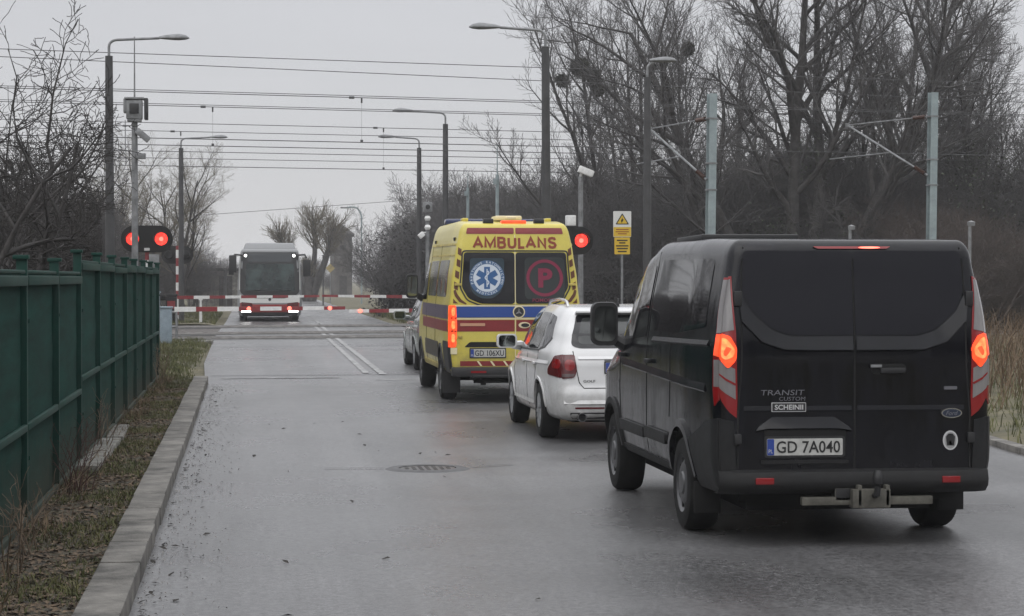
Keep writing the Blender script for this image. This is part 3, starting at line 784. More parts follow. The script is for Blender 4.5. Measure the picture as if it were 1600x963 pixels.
D_slim = tree_data(21, [(0, 0, (-.03, 0, 1), 12, .15), (.4, .2, (.06, .1, 1), 11, .12)], PS, 1)
D_slim2 = tree_data(22, [(0, 0, (-.30, 0, 1), 12.0, .14), (.2, .1, (-.14, .1, 1), 12.5, .15), (.3, -.1, (-.5, .0, 1), 8.5, .11), (.5, .2, (.03, .0, 1), 11.5, .12)], dict(PS, n=[15, 8, 6], start=[.35, .15, .1]), 1)
D_shrub = tree_data(31, [(random.Random(i).uniform(-1.2, 1.2), random.Random(i + 50).uniform(-1, 1), (random.Random(i + 90).uniform(-.6, .6), random.Random(i + 120).uniform(-.5, .5), 1), 4.2, .045) for i in range(11)], PB, 1)
D_shrub2 = tree_data(32, [(random.Random(i + 7).uniform(-1, 1), random.Random(i + 57).uniform(-1, 1), (random.Random(i + 97).uniform(-.5, .5), random.Random(i + 127).uniform(-.5, .5), 1), 4.6, .04) for i in range(9)], PB, 1)
D_thorn = tree_data(41, [(0, 0, (.15, .1, 1), 3.6, .075), (.3, .1, (.6, .2, 1), 3.2, .06), (-.4, 0, (-.4, 0, 1), 3.4, .06), (.1, -.3, (.9, -.2, .9), 2.8, .05)], PL_, 2)
D_thorn2 = tree_data(42, [(0, 0, (-.1, .1, 1), 4.2, .08), (.5, .1, (.5, .1, 1), 3.4, .06), (-.4, .2, (-.7, .2, 1), 3.2, .06)], PL_, 2)
D_pollard = tree_data(52, [(0, 0, (0, 0, 1), 2.2, .42), (-.1, 0, (-.42, .05, 1), 4.4, .25), (.1, 0, (.34, -.1, 1), 4.6, .25), (.0, .1, (-.05, .1, 1), 4.9, .2)], dict(PP, seg=[5, 5, 4], wob=[.07, .12, .12], trop=[.02, .10, .05], tap=[.45, .8, .8], n=[52, 12], start=[.6, .15], ang=[44, 26], len=[.42, .42], rr=[.16, .45]), 1)
yaw = math.atan(410 / 3400)
def at(bearing, dist, z=0.):   # bearing in degrees right of the lens axis, distance in metres
    a = R(bearing) + yaw
    return (math.sin(a) * dist, math.cos(a) * dist, z)
mist = lambda cs, rr, sd: clump_mesh('mistletoe', cs, [r_ * .42 for r_ in rr], 900, .05, sd)
def mist_balls(t, balls):
    for (x, y, z, r_) in balls:
        rr = np.random.RandomState(int(abs(x * 97 + z * 31)))
        dd = rr.normal(0, 1, (700, 3)); dd /= np.linalg.norm(dd, axis=1, keepdims=True)
        polys = [([Vector((0, 0, 0)), Vector(v * r_ * rr.uniform(.6, 1.05) * .6 + rr.normal(0, .03, 3)), Vector(v * r_ * rr.uniform(.85, 1.1) + rr.normal(0, .04, 3))], [.012, .012, .016], 0) for v in dd]
        me = tubes_mesh('mistletoe', polys, [3]); me.materials.append(M_MISTLE)
        o = bpy.data.objects.new('mistletoe', me); COL.objects.link(o); o.parent = t; o.location = (x, y, z)
# right side, large to small
def brg(px): return math.degrees(math.atan((px - 800) / 3400))
tree('willow_tree', D_willow, at(brg(1238), 76), 'biggest bare willow with thick forked limbs spreading behind the black van', sc=1.12)
tree('willow_tree', D_willow2, at(brg(1400), 84), 'bare forked tree right of the biggest willow, behind the right catenary mast', rz=1.2, sc=1.05, group=None)
tree('willow_tree', D_willow2, at(brg(1575), 84), 'bare tangled tree at the right edge above the dry reeds', rz=3.5, sc=.92)
t = tree('slender_tree', D_slim2, at(brg(962), 82), 'slender leaning bare tree with four round mistletoe balls', sc=1.0)
s_ = 3400 / 82
for_b = lambda px, py: ((px - 962) / s_, 0, 1.8 + (434 - py) / s_)
mist_balls(t, [(*for_b(905, 107), .36), (*for_b(925, 120), .32), (*for_b(878, 128), .24), (*for_b(933, 142), .24)])
t = tree('slender_tree', D_slim, at(brg(1082), 86), 'upright bare tree with one mistletoe ball, left of the biggest willow', rz=.8, sc=1.0)
mist_balls(t, [(-.35, 0, 1.8 + 354 / (3400 / 86), .25)])
tree('slender_tree', D_slim, at(brg(1012), 92), 'tall narrow bare tree directly behind the small street lamp on the right', rz=2.1, sc=1.08)
tree('slender_tree', D_slim, at(brg(1140), 96), 'faint upright bare tree between the left mast and the biggest willow', rz=4.0, sc=1.02)
tree('slender_tree', D_slim, at(brg(1470), 88), 'straight bare tree just right of the right catenary mast', rz=5.0, sc=1.0)
# bramble and shrub masses on the right
rng = random.Random(5)
shr = []
for i in range(44):
    px = 610 + i * 23 + rng.uniform(-14, 14); d = rng.uniform(80, 104)
    shr.append((px, d, rng.uniform(.95, 1.25)))
tk = None
def mass(name, items, datas, m, kind='stuff', leaves=0, seed=1):
    Vs = []; Fs = []; base = 0
    rngm = random.Random(seed)
    for (x, y, sc, rz) in items:
        for me in datas[rngm.randrange(len(datas))][:2]:
            n = len(me.vertices); co = np.empty(n * 3, np.float32); me.vertices.foreach_get('co', co); co = co.reshape(-1, 3)
            c, s = math.cos(rz), math.sin(rz); sz = sc * rngm.uniform(.9, 1.1)
            q = np.stack([(co[:, 0] * c - co[:, 1] * s) * sc + x, (co[:, 0] * s + co[:, 1] * c) * sc + y, co[:, 2] * sz], -1)
            f = np.empty(len(me.loops), np.int32); me.loops.foreach_get('vertex_index', f)
            Vs.append(q); Fs.append(f.reshape(-1, 4) + base); base += n
    V = np.concatenate(Vs); F_ = np.concatenate(Fs)
    me = bpy.data.meshes.new(name)
    me.vertices.add(len(V)); me.vertices.foreach_set('co', V.ravel())
    me.loops.add(F_.size); me.loops.foreach_set('vertex_index', F_.ravel())
    me.polygons.add(len(F_)); me.polygons.foreach_set('loop_start', (np.arange(len(F_)) * 4).astype(np.int32))
    me.update(calc_edges=True)
    return tag(link(name, me, m, None, None), kind=kind)
items = []
for i in range(46):
    px = 646 + i * 8.2 + rng.uniform(-8, 8); p = at(brg(px), rng.uniform(98, 116)); sc = 1.0 + .06 * math.sin(i * .9) + rng.uniform(-.08, .14)
    items.append((p[0], p[1], sc * (.84 if px < 690 else 1.0), rng.uniform(0, 6.28)))
for i in range(50):
    px = 930 + i * 14 + rng.uniform(-10, 10); p = at(brg(px), rng.uniform(78, 100)); items.append((p[0], p[1], rng.uniform(.85, 1.3), rng.uniform(0, 6.28)))
mass('shrub_thicket', items, [D_shrub, D_shrub2], M_TWIG, seed=3)
cs = []
for (x, y, sc, rz) in items:
    for k in range(26 if x > 9.5 else 120):
        cs.append((x + max(-1.2, min(1.2, rng.gauss(0, 1.1 * sc))), y + rng.gauss(0, 1.0), abs(rng.gauss(0, 1.55)) * sc + .15))
cs = [c for c in cs if c[2] < 3.9]
me = clump_mesh('thicket_leaves', cs, [.34] * len(cs), 42, .075, 5)
tag(link('thicket_leaves', me, M_DEAD, None, None), kind='stuff')
items = []
for i in range(40):
    px = 1380 + i * 7 + rng.uniform(-10, 10); p = at(brg(px), rng.uniform(72, 88)); items.append((p[0], p[1], rng.uniform(.5, .8), rng.uniform(0, 6.28)))
mass('bramble_bank', items, [D_shrub, D_shrub2], mat('russet_twigs', (.085, .068, .060), .95, var=.3, vscale=.7), seed=4)
# ivy hanging on the lower limbs of the right trees
cs = []; sp = []
for i in range(46):
    p = at(brg(rng.choice([1150, 1190, 1250, 1320, 1430, 1480, 1540, 1575]) + rng.gauss(0, 22)), rng.uniform(74, 86)); cs.append((p[0], p[1], rng.uniform(1.0, 6.0))); sp.append(rng.uniform(.25, .6))
me = clump_mesh('ivy_clumps', cs, sp, 120, .055, 6)
tag(link('ivy_clumps', me, M_IVY, None, None), kind='stuff')
# unseen tree belt added behind the viewpoint to darken reflections in paint and glass
items = []
for i in range(46):
    items.append((-70 + i * 3.2 + rng.uniform(-2, 2), rng.uniform(-58, -36) - abs(-70 + i * 3.2) * .1, rng.uniform(1.3, 2.3), rng.uniform(0, 6.28)))
mass('added_tree_belt', [q for q in items if abs(q[0] - 2) > 3.2], [D_shrub, D_shrub2], M_BARK, seed=14)
# left side behind the fence
TL = [('twisted dark thorn tree behind the nearest fence panels at the left edge', 15, 27, D_thorn2, .3, .85), ('dark thorn bush with a long branch rising over the fence beside the dark lamp pole', 66, 33, 'A', 0.0, .95),
      ('tall forked thorn tree whose top crosses the upper wires at far left', 40, 38, D_thorn2, 2.2, .95), ('dense bare bush behind the third fence post', 60, 46, D_thorn, 4.1, .95),
      ('low tangled bush left of the dark lamp pole', 110, 50, D_thorn2, 5.2, .85), ('bushy thicket tree filling the gap right of the dark left lamp pole', 160, 62, D_thorn, 1.1, .8),
      ('bare tree at the left border behind the thorn tree', 8, 44, D_thorn, 3.3, 1.0)]
for i_, (lb, px, d, dat, rz, sc) in enumerate(TL):
    p = at(brg(px), d); rq = random.Random(200 + i_)
    lim = lambda q, p=p: q.x + p[0] < (min(-1.8, -.066 * (q.y + p[1])) if q.z < 3.0 else -.45 - max(0, q.y + p[1] - 30) * .03)
    st = [(rq.uniform(-.5, .3), rq.uniform(-.4, .4), (rq.uniform(-.6, .75), rq.uniform(-.4, .4), 1), rq.uniform(3.2, 4.7) * sc, rq.uniform(.06, .105)) for k in range(5)]
    tree('thorn_tree', tree_data(300 + i_, st, dict(PL_, ok=lim), 2), p, lb, group='thorn trees behind the green fence', rz=0, twig=M_DARKTWIG)
items = []
for i in range(34):
    p = at(brg(rng.uniform(-60, 105)), rng.uniform(62, 82)); items.append((p[0], p[1], rng.uniform(.6, .85), rng.uniform(0, 6.28)))
mass('hedge_thicket', items, [D_shrub, D_shrub2], M_TWIG, seed=8)
cs = [(x + rng.gauss(0, 1.2), y + rng.gauss(0, 1), abs(rng.gauss(0, 1.0)) + .2) for (x, y, a_, b_) in items for k in range(16)]
me = clump_mesh('hedge_leaves', cs, [.3] * len(cs), 26, .06, 15)
tag(link('hedge_leaves', me, M_DEAD, None, None), kind='stuff')
tree('weeping_tree', D_willow2, at(brg(262), 96), 'pale fine twigged tree behind the second left lamp pole', sc=.54, rz=.5, twig=M_TWIGPALEHAZE)
tree('weeping_tree', D_willow2, at(brg(235), 112), 'hazy fine twigged tree further back behind the red signal lights', sc=.66, rz=2.5, twig=M_TWIGPALEHAZE)
# far end of the road
tree('pollard_tree', D_pollard, at(brg(484), 165), 'pollarded tree with knobbly crown behind the bus', sc=1.3, twig=M_TWIGPALEHAZE)
tree('slender_tree', D_slim2, at(brg(592), 140), 'bare leaning tree between the tower and the dark thicket', sc=.3, rz=2.9)
items = []
for i in range(40):
    p = at(brg(rng.uniform(290, 640)), rng.uniform(220, 320)); items.append((p[0], p[1], rng.uniform(.3, .75), rng.uniform(0, 6.28)))
mass('distant_wood', items, [D_shrub, D_shrub2], M_TWIG, seed=9)
items = []
for i in range(10):
    p = at(brg(rng.uniform(225, 350)), rng.uniform(105, 150)); items.append((p[0], p[1], rng.uniform(.5, .8), rng.uniform(0, 6.28)))
mass('distant_hedge', items, [D_shrub, D_shrub2], M_TWIG, seed=10)

# ------------------------------------------------------------------ green fence
FX = -1.56
fence = thing('fence', (FX, 0, 0), 'tall dark green steel fence with screened panels along the left kerb', 'fence')
ys_ = [10.45 + 2.45 * i for i in range(12)]
for i, y in enumerate(ys_):
    H = 1.93 if y < 20 else 2.03
    tilt = [.0, .012, -.008, .006, -.01, .004][i % 6]
    b = MB(); b.box((tilt / 2, y, H / 2), (.075, .06, H + .0), rx=tilt); b.box((tilt, y, H + .012), (.11, .095, .03))
    b.box((.043, y + .012, .55), (.012, .02, .03)); b.box((.043, y + .012, 1.5), (.012, .02, .03))
    b.build('fence_post', M_FENCE, fence, 30, bevel=.006)
for i in range(len(ys_) - 1):
    y0, y1 = ys_[i] + .03, ys_[i + 1] - .03; low = ys_[i + 1] < 20.6
    H = 1.84 if low else 1.95; mid = .76 if low else .87
    r = np.random.RandomState(i)
    nx, nz = 10, 14
    vs = []; fs = []
    for k in range(nz + 1):
        for j in range(nx + 1):
            yy = y0 + (y1 - y0) * j / nx; zz = .10 + (H - .10) * k / nz
            belly = (.006 if k in (4, 9) else 0) + .014 * math.sin(math.pi * j / nx) * math.sin(math.pi * k / nz) * r.uniform(.3, 1) + r.uniform(-.002, .002)
            vs.append((-.012 + belly, yy, zz))
    for k in range(nz):
        for j in range(nx): a = k * (nx + 1) + j; fs.append((a, a + 1, a + nx + 2, a + nx + 1))
    n0 = len(vs); vs += [(x - .012, y, z) for x, y, z in vs]; fs += [tuple(q + n0 for q in f[::-1]) for f in fs[:nx * nz]]
    b = MB(); b.add(vs, fs); b.build('screen_panel', M_SCREEN, fence, 60)
    b = MB()
    b.box((.022, (y0 + y1) / 2, H - .055 + r.uniform(-.01, .01)), (.045, y1 - y0, .07)); b.box((.015, (y0 + y1) / 2, H + .0), (.02, y1 - y0, .025))
    b.box((.02, (y0 + y1) / 2, mid), (.035, y1 - y0, .05)); b.box((.02, (y0 + y1) / 2, .12), (.035, y1 - y0, .05))
    b.build('fence_rail', M_FENCE, fence, 30, bevel=.012)
b = MB()
for i in range(len(ys_) - 1): b.box((-.0, ys_[i] + 1.225, .05), (.06, 2.4, .14))
b.build('plinth', M_CONC, fence, 30)

# ------------------------------------------------------------------ street lamps
def lamp(x, y, H, arm, label, dr=(1, 0), group='tall street lamps with curved arms', lean=0.):
    t = thing('street_lamp', (x, y, 0), label, 'street lamp', group); t.rotation_euler = (0, lean, 0)
    b = MB(); b.lathe([(.0, -.1), (.115, -.1), (.11, 1.0), (.105, 3.0), (.088, H - .42), (.0, H - .42)], (0, 0, 0), 'Z', 14); b.build('pole', M_POLE, t)
    s = 1 if arm > 0 else -1; A = abs(arm) - .55
    pts = [(0, 0, H - .44), (0, 0, H - .22)] + [(s * .2 * (1 - math.cos(q)), 0, H - .2 + .16 * math.sin(q)) for q in (.3, .6, .9, 1.2, 1.5)] + [(s * (.2 + (A - .2) * k), 0, H - .04 + .05 * k) for k in (.3, .6, 1)]
    b = MB(); b.tube(pts, .032, 8); b.build('arm', M_GALV, t)
    b = MB(); prof = [(0, -.36), (.05, -.34), (.09, -.22), (.135, .02), (.14, .14), (.10, .28), (.03, .36), (0, .37)]
    b.lathe(prof, (0, 0, 0), 'X', 16)
    b.v = [(s * (x_ + A + .33), y_, H + .012 + (z_ * .75 if z_ > 0 else z_ * .35)) for x_, y_, z_ in b.v]
    b.build('lamp_head', M_GALV, t)
    return t
lamp(-3.24, 51.8, 7.41, 1.72, 'near left street lamp, dark pole rising behind the fence and thorn bushes', lean=-.003)
lamp(-2.68, 87.0, 7.34, 1.68, 'far left street lamp standing beside the level crossing barrier')
lamp(6.66, 48.6, 7.41, -1.58, 'tallest street lamp in view, just behind the ambulance, arm pointing left', lean=-.006)
lamp(6.62, 73.8, 7.44, -1.66, 'middle street lamp on the right, between the tallest and the farthest one')
lamp(6.74, 86.9, 7.40, -1.50, 'farthest of the right hand row of street lamps, left of the others')
t = lamp(10.18, 55.3, 7.38, .62, 'slim street lamp with short arm standing in front of the bare trees at right', group=None)
t = thing('street_lamp', (*at(brg(565), 150)[:2], 0), 'small hazy lamp post with arched neck beside the far tower', 'street lamp')
b = MB(); b.tube([(0, 0, 0), (0, 0, 5.9)] + [(-.55 + .55 * math.cos(q), 0, 5.9 + .75 * math.sin(q)) for q in (.3, .7, 1.1, 1.57)] + [(-1.0, 0, 6.62)], .06, 6); b.build('pole', M_GALVDULL, t)
b = MB(); b.box((-1.2, 0, 6.6), (.5, .2, .1)); b.build('lamp_head', M_GALV, t, bevel=.03)

# ------------------------------------------------------------------ crossing signals, masts, cameras
def stadium(cx, cz, w, h, n=9): return rrect(cx, cz, w, h, h * .49, n)
def signal(x, y, zc, label, front=True, lit=True, stripes=True, w=1.34, h=.70):
    t = thing('crossing_signal', (x, y, 0), label, 'crossing signal', 'level crossing warning lights')
    b = MB(); z = -.05; k = 0
    while z < zc + h * .5 - .02:
        q = min(z + .33, zc + h * .5); b.tube([(0, .0 if front else -.1, z), (0, .0 if front else -.1, q)], .058, 10, (k % 2) if stripes else 2, False); z = q; k += 1
    b.build('mast', [M_WHITE, M_RED, M_GALV], t)
    F2 = planar((0, -.09 if front else .0, zc)); 
    bd = patch('signal_board', stadium(0, 0, w, h), F2, M_LINER, t, .03, -.03, None)
    if front:
        for s in (-1, 1):
            lm = patch('lamp', disc(s * .37, 0, .165), F2, M_REDLIT if lit else M_REDDARK, t, .045, .0, None)
            patch('glow_core', disc(s * .37, .0, .055), F2, M_HOTLIT if lit else M_REDDARK, lm, .05, .04, None)
            b = MB()
            vs = []; fs = []; n = 14
            for i in range(n + 1):
                q = R(-20 + 220 * i / n)
                for d in (.02, .24 - .08 * abs(i / n - .5)):
                    vs.append((s * .37 + .185 * math.cos(q), -.09 - d, zc + .185 * math.sin(q)))
            for i in range(n): fs.append((2 * i, 2 * i + 1, 2 * i + 3, 2 * i + 2))
            b.add(vs, fs); b.build('hood', M_BLACK, t)
        patch('small_plate', rrect(0, -.27, .14, .07, .01, 2), F2, M_STICK, t, .036, .0, None)
    else:
        for s in (-1, 1):
            b = MB(); b.lathe([(0, -.12), (.15, -.1), (.19, -.02), (.19, .1)], (s * .34, 0, zc), 'Y', 18); b.build('lamp_housing', M_LINER, t)
    return t
t = signal(-2.66, 57.7, 2.81, 'pair of lit red lamps on a black board above the green fence')
b = MB(); b.box((.18, -.02, 2.2), (.26, .2, .42)); b.build('control_box', M_GALV, t, bevel=.01)
signal(-2.9, 89, 2.72, 'unlit black signal board seen from behind on a red and white mast', front=False, w=1.28, h=.72)
t = signal(*at(brg(884), 54.2)[:2], 2.72, 'single visible red lamp on black board right of the ambulance', stripes=False)
b = MB(); b.box((.12, 0, 3.22), (.24, .24, .26)); b.build('bell_box', M_WHITE, t, bevel=.02)
def cctv(name, t, x, y, z, dx, tilt, L=.42, m=M_WHITE):
    b = MB(); b.box((x + dx * .5, y, z), (L, .13, .13), ry=tilt); b.tube([(x, y, z - .02), (x, y, z - .2)], .03, 6); o = b.build(name, m, t, bevel=.02); return o
t = thing('camera_mast', (-2.46, 47.7, 0), 'light grey mast with boxes, camera and whip antenna in front of the red signal', 'mast')
b = MB(); b.lathe([(0, 0), (.075, 0), (.064, 5.2), (0, 5.2)], (0, 0, 0), 'Z', 12); b.build('pole', M_GALV, t)
b = MB(); b.box((.0, -.05, 5.42), (.34, .3, .40)); b.box((-.2, -.05, 5.5), (.06, .3, .3)); b.box((.0, -.05, 5.66), (.42, .34, .05)); b.box((0, -.05, 5.2), (.3, .26, .08)); b.build('equipment_box', M_GALV, t, bevel=.015)
b = MB(); b.box((.0, -.21, 5.44), (.2, .03, .22)); b.box((.25, -.02, 5.44), (.08, .3, .46)); b.build('loudspeaker', M_BLACK, t, bevel=.02)
b = MB(); b.tube([(0, 0, 5.6), (0, 0, 7.0)], [.022, .012], 6); b.build('antenna', M_GALV, t)
b = MB(); b.box((.18, -.1, 4.87), (.34, .13, .14), ry=R(40)); b.tube([(0, 0, 4.95), (.1, -.06, 4.95)], .03, 6); b.build('camera', M_GALV, t, bevel=.02)
b = MB(); b.box((.14, -.1, 4.42), (.2, .2, .12)); b.tube([(-.2, 0, 5.2), (-.2, 0, 4.5)], .012, 5); b.build('bracket', M_GALV, t, bevel=.02)
t = thing('camera_mast', (8.46, 55.4, 0), 'slim grey mast with white camera on top behind the right red signal', 'mast')
b = MB(); b.lathe([(0, 0), (.075, 0), (.06, 4.4), (0, 4.4)], (0, 0, 0), 'Z', 12); b.build('pole', M_GALV, t)
b = MB(); b.box((.12, -.06, 4.53), (.38, .17, .17), ry=R(22)); b.tube([(0, 0, 4.4), (.02, 0, 4.5)], .04, 6); b.box((.31, -.06, 4.46), (.02, .14, .14), 1, ry=R(22)); b.build('camera', [M_WHITE, M_BLACK], t, bevel=.02)
t = thing('camera_mast', (4.71, 57.9, 0), 'thin pole with square speaker box and three small white cameras left of the ambulance', 'mast')
b = MB(); b.lathe([(0, 0), (.06, 0), (.05, 3.5), (0, 3.5)], (0, 0, 0), 'Z', 10); b.build('pole', M_GALV, t)
b = MB(); b.box((0, -.04, 3.68), (.24, .2, .26)); b.lathe([(.0, -.15), (.08, -.15), (.085, -.13)], (0, 0, 3.68), 'Y', 14, 1); b.build('speaker_box', [M_GALV, M_BLACK], t, bevel=.015)
for z in (3.38, 3.14):
    b = MB(); b.lathe([(0, .07), (.06, .06), (.085, 0), (.06, -.06), (0, -.07)], (0, -.06, z), 'Z', 12); b.build('dome_camera', M_WHITE, t)
b = MB(); b.box((-.17, -.1, 2.93), (.16, .22, .13), ry=R(-40)); b.tube([(0, 0, 3.0), (-.12, -.05, 3.0)], .02, 6); b.build('camera', M_WHITE, t, bevel=.02)
for px, d, zt, zb, lb in ((777, 76, 6.45, 5.4, 'thin antenna mast rising above the thicket left of the tallest lamp'), (731, 92, 6.2, 5.6, 'short thin mast end above the thicket over the ambulance')):
    p = at(brg(px), d); t = thing('antenna_mast', p, lb, 'mast')
    b = MB(); b.tube([(0, 0, 0), (0, 0, zb)], [.08, .06], 8); b.build('pole', M_GALVDULL, t)
    b = MB(); b.tube([(0, 0, zb), (0, 0, zt)], [.025, .015], 6); b.box((-.08, -.05, zb - .25), (.14, .12, .2)); b.build('antenna', M_GALVDULL, t)
for px, d, zt, lb in ((1328, 62, 3.2, 'small grey post with hooked head above the black van roof'), (1515, 60, 3.25, 'small grey post with round head right of the black van roof')):
    p = at(brg(px), d); t = thing('marker_post', p, lb, 'post')
    b = MB(); b.tube([(0, 0, 0), (0, 0, zt)], .045, 8); b.build('pole', M_GALV, t)
    b = MB(); b.lathe([(0, -.06), (.1, -.05), (.11, .05), (0, .09)], (.04, 0, zt), 'Z', 12); b.build('head', M_GALV, t)

# ------------------------------------------------------------------ barriers
def boom(name, x0, x1, y, z, label, lights=(), m_off=0, seg=.54, thick=.125, zend=None, rest=None, machine=True):
    t = thing(name, (x0, y, 0), label, 'barrier', 'level crossing barriers')
    s = 1 if x1 > x0 else -1; L = abs(x1 - x0); n = max(1, round(L / seg)); zend = zend if zend is not None else z
    b = MB()
    for i in range(n):
        a, c = i / n, (i + 1) / n
        h0, h1 = thick * (1 - .35 * a) / 2, thick * (1 - .35 * c) / 2
        za, zc = z + (zend - z) * a, z + (zend - z) * c
        vs = [(s * L * q, yy, zz + sg * hh) for q, zz, hh in ((a, za, h0), (c, zc, h1)) for yy in (-.03, .03) for sg in (-1, 1)]
        b.add(vs, [(0, 1, 3, 2), (4, 6, 7, 5), (0, 4, 5, 1), (2, 3, 7, 6), (1, 5, 7, 3), (0, 2, 6, 4)], (i + m_off) % 2)
    b.build('boom', [M_WHITE, M_RED], t, 20)
    for u in lights:
        b = MB(); b.lathe([(0, -.075), (.05, -.07), (.055, -.03), (.04, .0)], (u - x0, 0, z + (zend - z) * abs(u - x0) / L + .0), 'Y', 14); b.build('warning_lamp', M_HOTLIT, t)
    if machine == 'grey':
        b = MB(); b.box((-s * .22, .1, .5), (.3, .34, 1.0)); b.box((-s * .22, .1, 1.02), (.36, .4, .05)); b.build('machine_housing', M_CABINET, t, bevel=.02)
    elif machine:
        b = MB(); b.box((-s * .25, .0, .55), (.42, .42, 1.1)); b.box((-s * .25, .0, 1.13), (.48, .48, .08)); b.box((-s * .55, -.0, z), (.5, .1, .22)); b.build('machine_housing', M_VANPLASTIC, t, bevel=.02)
        b = MB(); b.box((-s * .25, -.215, .75), (.3, .012, .3)); b.build('reflector_panel', M_RED, t)
    if rest is not None:
        b = MB(); b.box((rest - x0, .0, .5), (.12, .08, 1.0), taper=.6); b.box((rest - x0 - .07, 0, 1.0), (.05, .08, .16), ry=-.4); b.box((rest - x0 + .07, 0, 1.0), (.05, .08, .16), ry=.4); b.build('boom_rest', M_WHITE, t)
    return t
boom('crossing_barrier', -1.95, 2.50, 57.5, .97, 'near left barrier boom with three red lamps lowered before the bus', (-.02, 1.04, 2.10), 0, .555, .13, 1.0, machine='grey')
boom('crossing_barrier', 7.4, 2.62, 57.9, .95, 'near right barrier boom with one red lamp, ending in the gap at the road middle', (2.92,), 0, .53, .13, .91)
boom('crossing_barrier', -2.75, 2.70, 85.0, 1.03, 'far left barrier boom crossing just below the bus windscreen', (), 1, .62, .13, 1.08, rest=-1.88)
boom('crossing_barrier', 6.55, 2.80, 85.0, 1.05, 'far right barrier boom with dark machine housing at its right end', (), 0, .60, .13, 1.09)
t = thing('relay_cabinet', (-2.85, 62.6, 0), 'blue grey trackside cabinet past the end of the green fence', 'cabinet')
b = MB(); b.box((0, 0, .75), (.62, .5, 1.25)); b.box((0, 0, 1.39), (.68, .56, .05)); b.build('housing', M_CABINET, t, bevel=.012)
b = MB(); b.box((-.15, -.256, .75), (.27, .012, 1.1)); b.box((.15, -.256, .75), (.27, .012, 1.1)); b.build('door', M_CABINET, t)
b = MB(); b.box((0, 0, .06), (.7, .58, .14)); b.build('base', M_CONC, t)
t = thing('guard_rail', (-2.3, 60.6, 0), 'low pale guard rail of two bars beside the trackside cabinet', 'railing')
b = MB(); b.tube([(-1.2, 0, .85), (.3, 0, .85)], .03, 8); b.tube([(-1.2, 0, .45), (.3, 0, .45)], .03, 8); b.build('rails', M_GALV, t)
for x in (-1.2, .3):
    b = MB(); b.tube([(x, 0, -.05), (x, 0, .9)], .035, 8); b.build('post', M_GALV, t)
b = MB(); b.box((-2.6, 60.2, .02), (3.2, .9, .12)); tag(b.build('concrete_ramp', M_CONC, None, 30, bevel=.02), 'pale concrete slab by the tracks left of the road', 'slab')

# ------------------------------------------------------------------ warning sign at right
t = thing('warning_sign', (8.16, 47.4, 0), 'white and yellow high voltage warning plates on a thin pole', 'sign')
b = MB(); b.tube([(0, 0, -.05), (0, 0, 3.2)], .026, 8); b.build('pole', M_GALV, t)
F2 = planar((0, -.03, 0))
p1 = patch('upper_plate', rrect(0, 2.98, .40, .57, .015, 2), F2, M_SIGNWHITE, t, .008, -.004, None)
patch('yellow_field', rrect(0, 2.81, .39, .21, .01, 2), F2, M_SIGNYEL, p1, .010, .004, None)
tri = [(-.155, 2.97), (.155, 2.97), (0, 3.225)]
patch('warning_triangle', fillet(tri, .03, 3), F2, M_INK, p1, .010, .004, None)
patch('triangle_field', fillet([(-.115, 2.992), (.115, 2.992), (0, 3.18)], .02, 3), F2, M_SIGNYEL, p1, .012, .006, None)
patch('lightning', [(.012, 3.13), (-.03, 3.06), (.0, 3.06), (-.015, 3.0), (.034, 3.085), (.005, 3.085)], F2, M_INK, p1, .014, .008, None)
for zz, w in ((2.86, .28), (2.81, .3), (2.765, .2)): patch('lettering', rrect(0, zz, w, .02, .002, 1), F2, M_BROWNTXT, p1, .012, .008, None)
p2 = patch('lower_plate', rrect(0, 2.50, .345, .37, .015, 2), F2, M_SIGNYEL, t, .008, -.004, None)
for zz, w in ((2.62, .24), (2.565, .14), (2.50, .28), (2.44, .25), (2.375, .20)): patch('lettering', rrect(0, zz, w, .03, .002, 1), F2, M_INK, p2, .010, .006, None)

# ------------------------------------------------------------------ overhead line
def wire(pts, r=.011, k=4):
    b = MB(); b.tube(pts, r, k, 0, False); return b
def span(t0, t1, off, z0, z1, n=12, sag=0.):
    return [track_pt(t0 + (t1 - t0) * i / n, off, z0 + (z1 - z0) * i / n - sag * 4 * (i / n) * (1 - i / n)) for i in range(n + 1)]
def catenary(off, zc, zm, label, dbl=True, extra=None, dt=11.5, t_off=0.):
    t = thing('catenary_line', track_pt(0, off, 0), label, 'overhead line', 'railway overhead lines')
    b = MB()
    M0 = Vector(track_pt(0, off, 0))
    def sh(l): return [Vector(p) - M0 for p in l]
    b.tube(sh(span(-80, 100, off, zc, zc)), .013, 4, 0, False); b.build('contact_wire', M_WIRE, t)
    b = MB(); b.tube(sh(span(-80, 100, off, zm, zm)), .012, 4, 0, False)
    if dbl: b.tube(sh(span(-80, 100, off + .25, zm + .09, zm + .06)), .010, 4, 0, False)
    b.build('messenger_wire', M_WIRE, t)
    if extra: b = MB(); b.tube(sh(span(-80, 100, off, extra, extra)), .011, 4, 0, False); b.build('second_contact_wire', M_WIRE, t)
    for i in range(-5, 7):
        q = i * dt + t_off
        b = MB(); a = Vector(track_pt(q, off, zc)) - M0; c = Vector(track_pt(q, off, zm)) - M0
        b.tube([a, c], .004, 3); b.box(a + Vector((0, 0, .04)), (.08, .03, .08)); b.box(c - Vector((0, 0, .08)), (.05, .03, .16)); b.box(c + Vector((-.3, 0, .0)), (.16, .05, .07)); b.build('dropper', M_WIRE, t)
catenary(0, 5.86, 7.2, 'nearest overhead line with thick double messenger wire across the sky', t_off=2.3, dt=15)
catenary(5.2, 5.98, 7.22, 'second overhead line running just below the nearest double wire', t_off=-1.2, dt=14)
catenary(14.5, 5.80, 7.34, 'farthest overhead line, thin pale wires lowest above the road', dbl=False, extra=6.08, t_off=-6, dt=13)
catenary(17.5, 6.5, 7.25, 'faint overhead line behind the farthest track', dbl=False, dt=200)
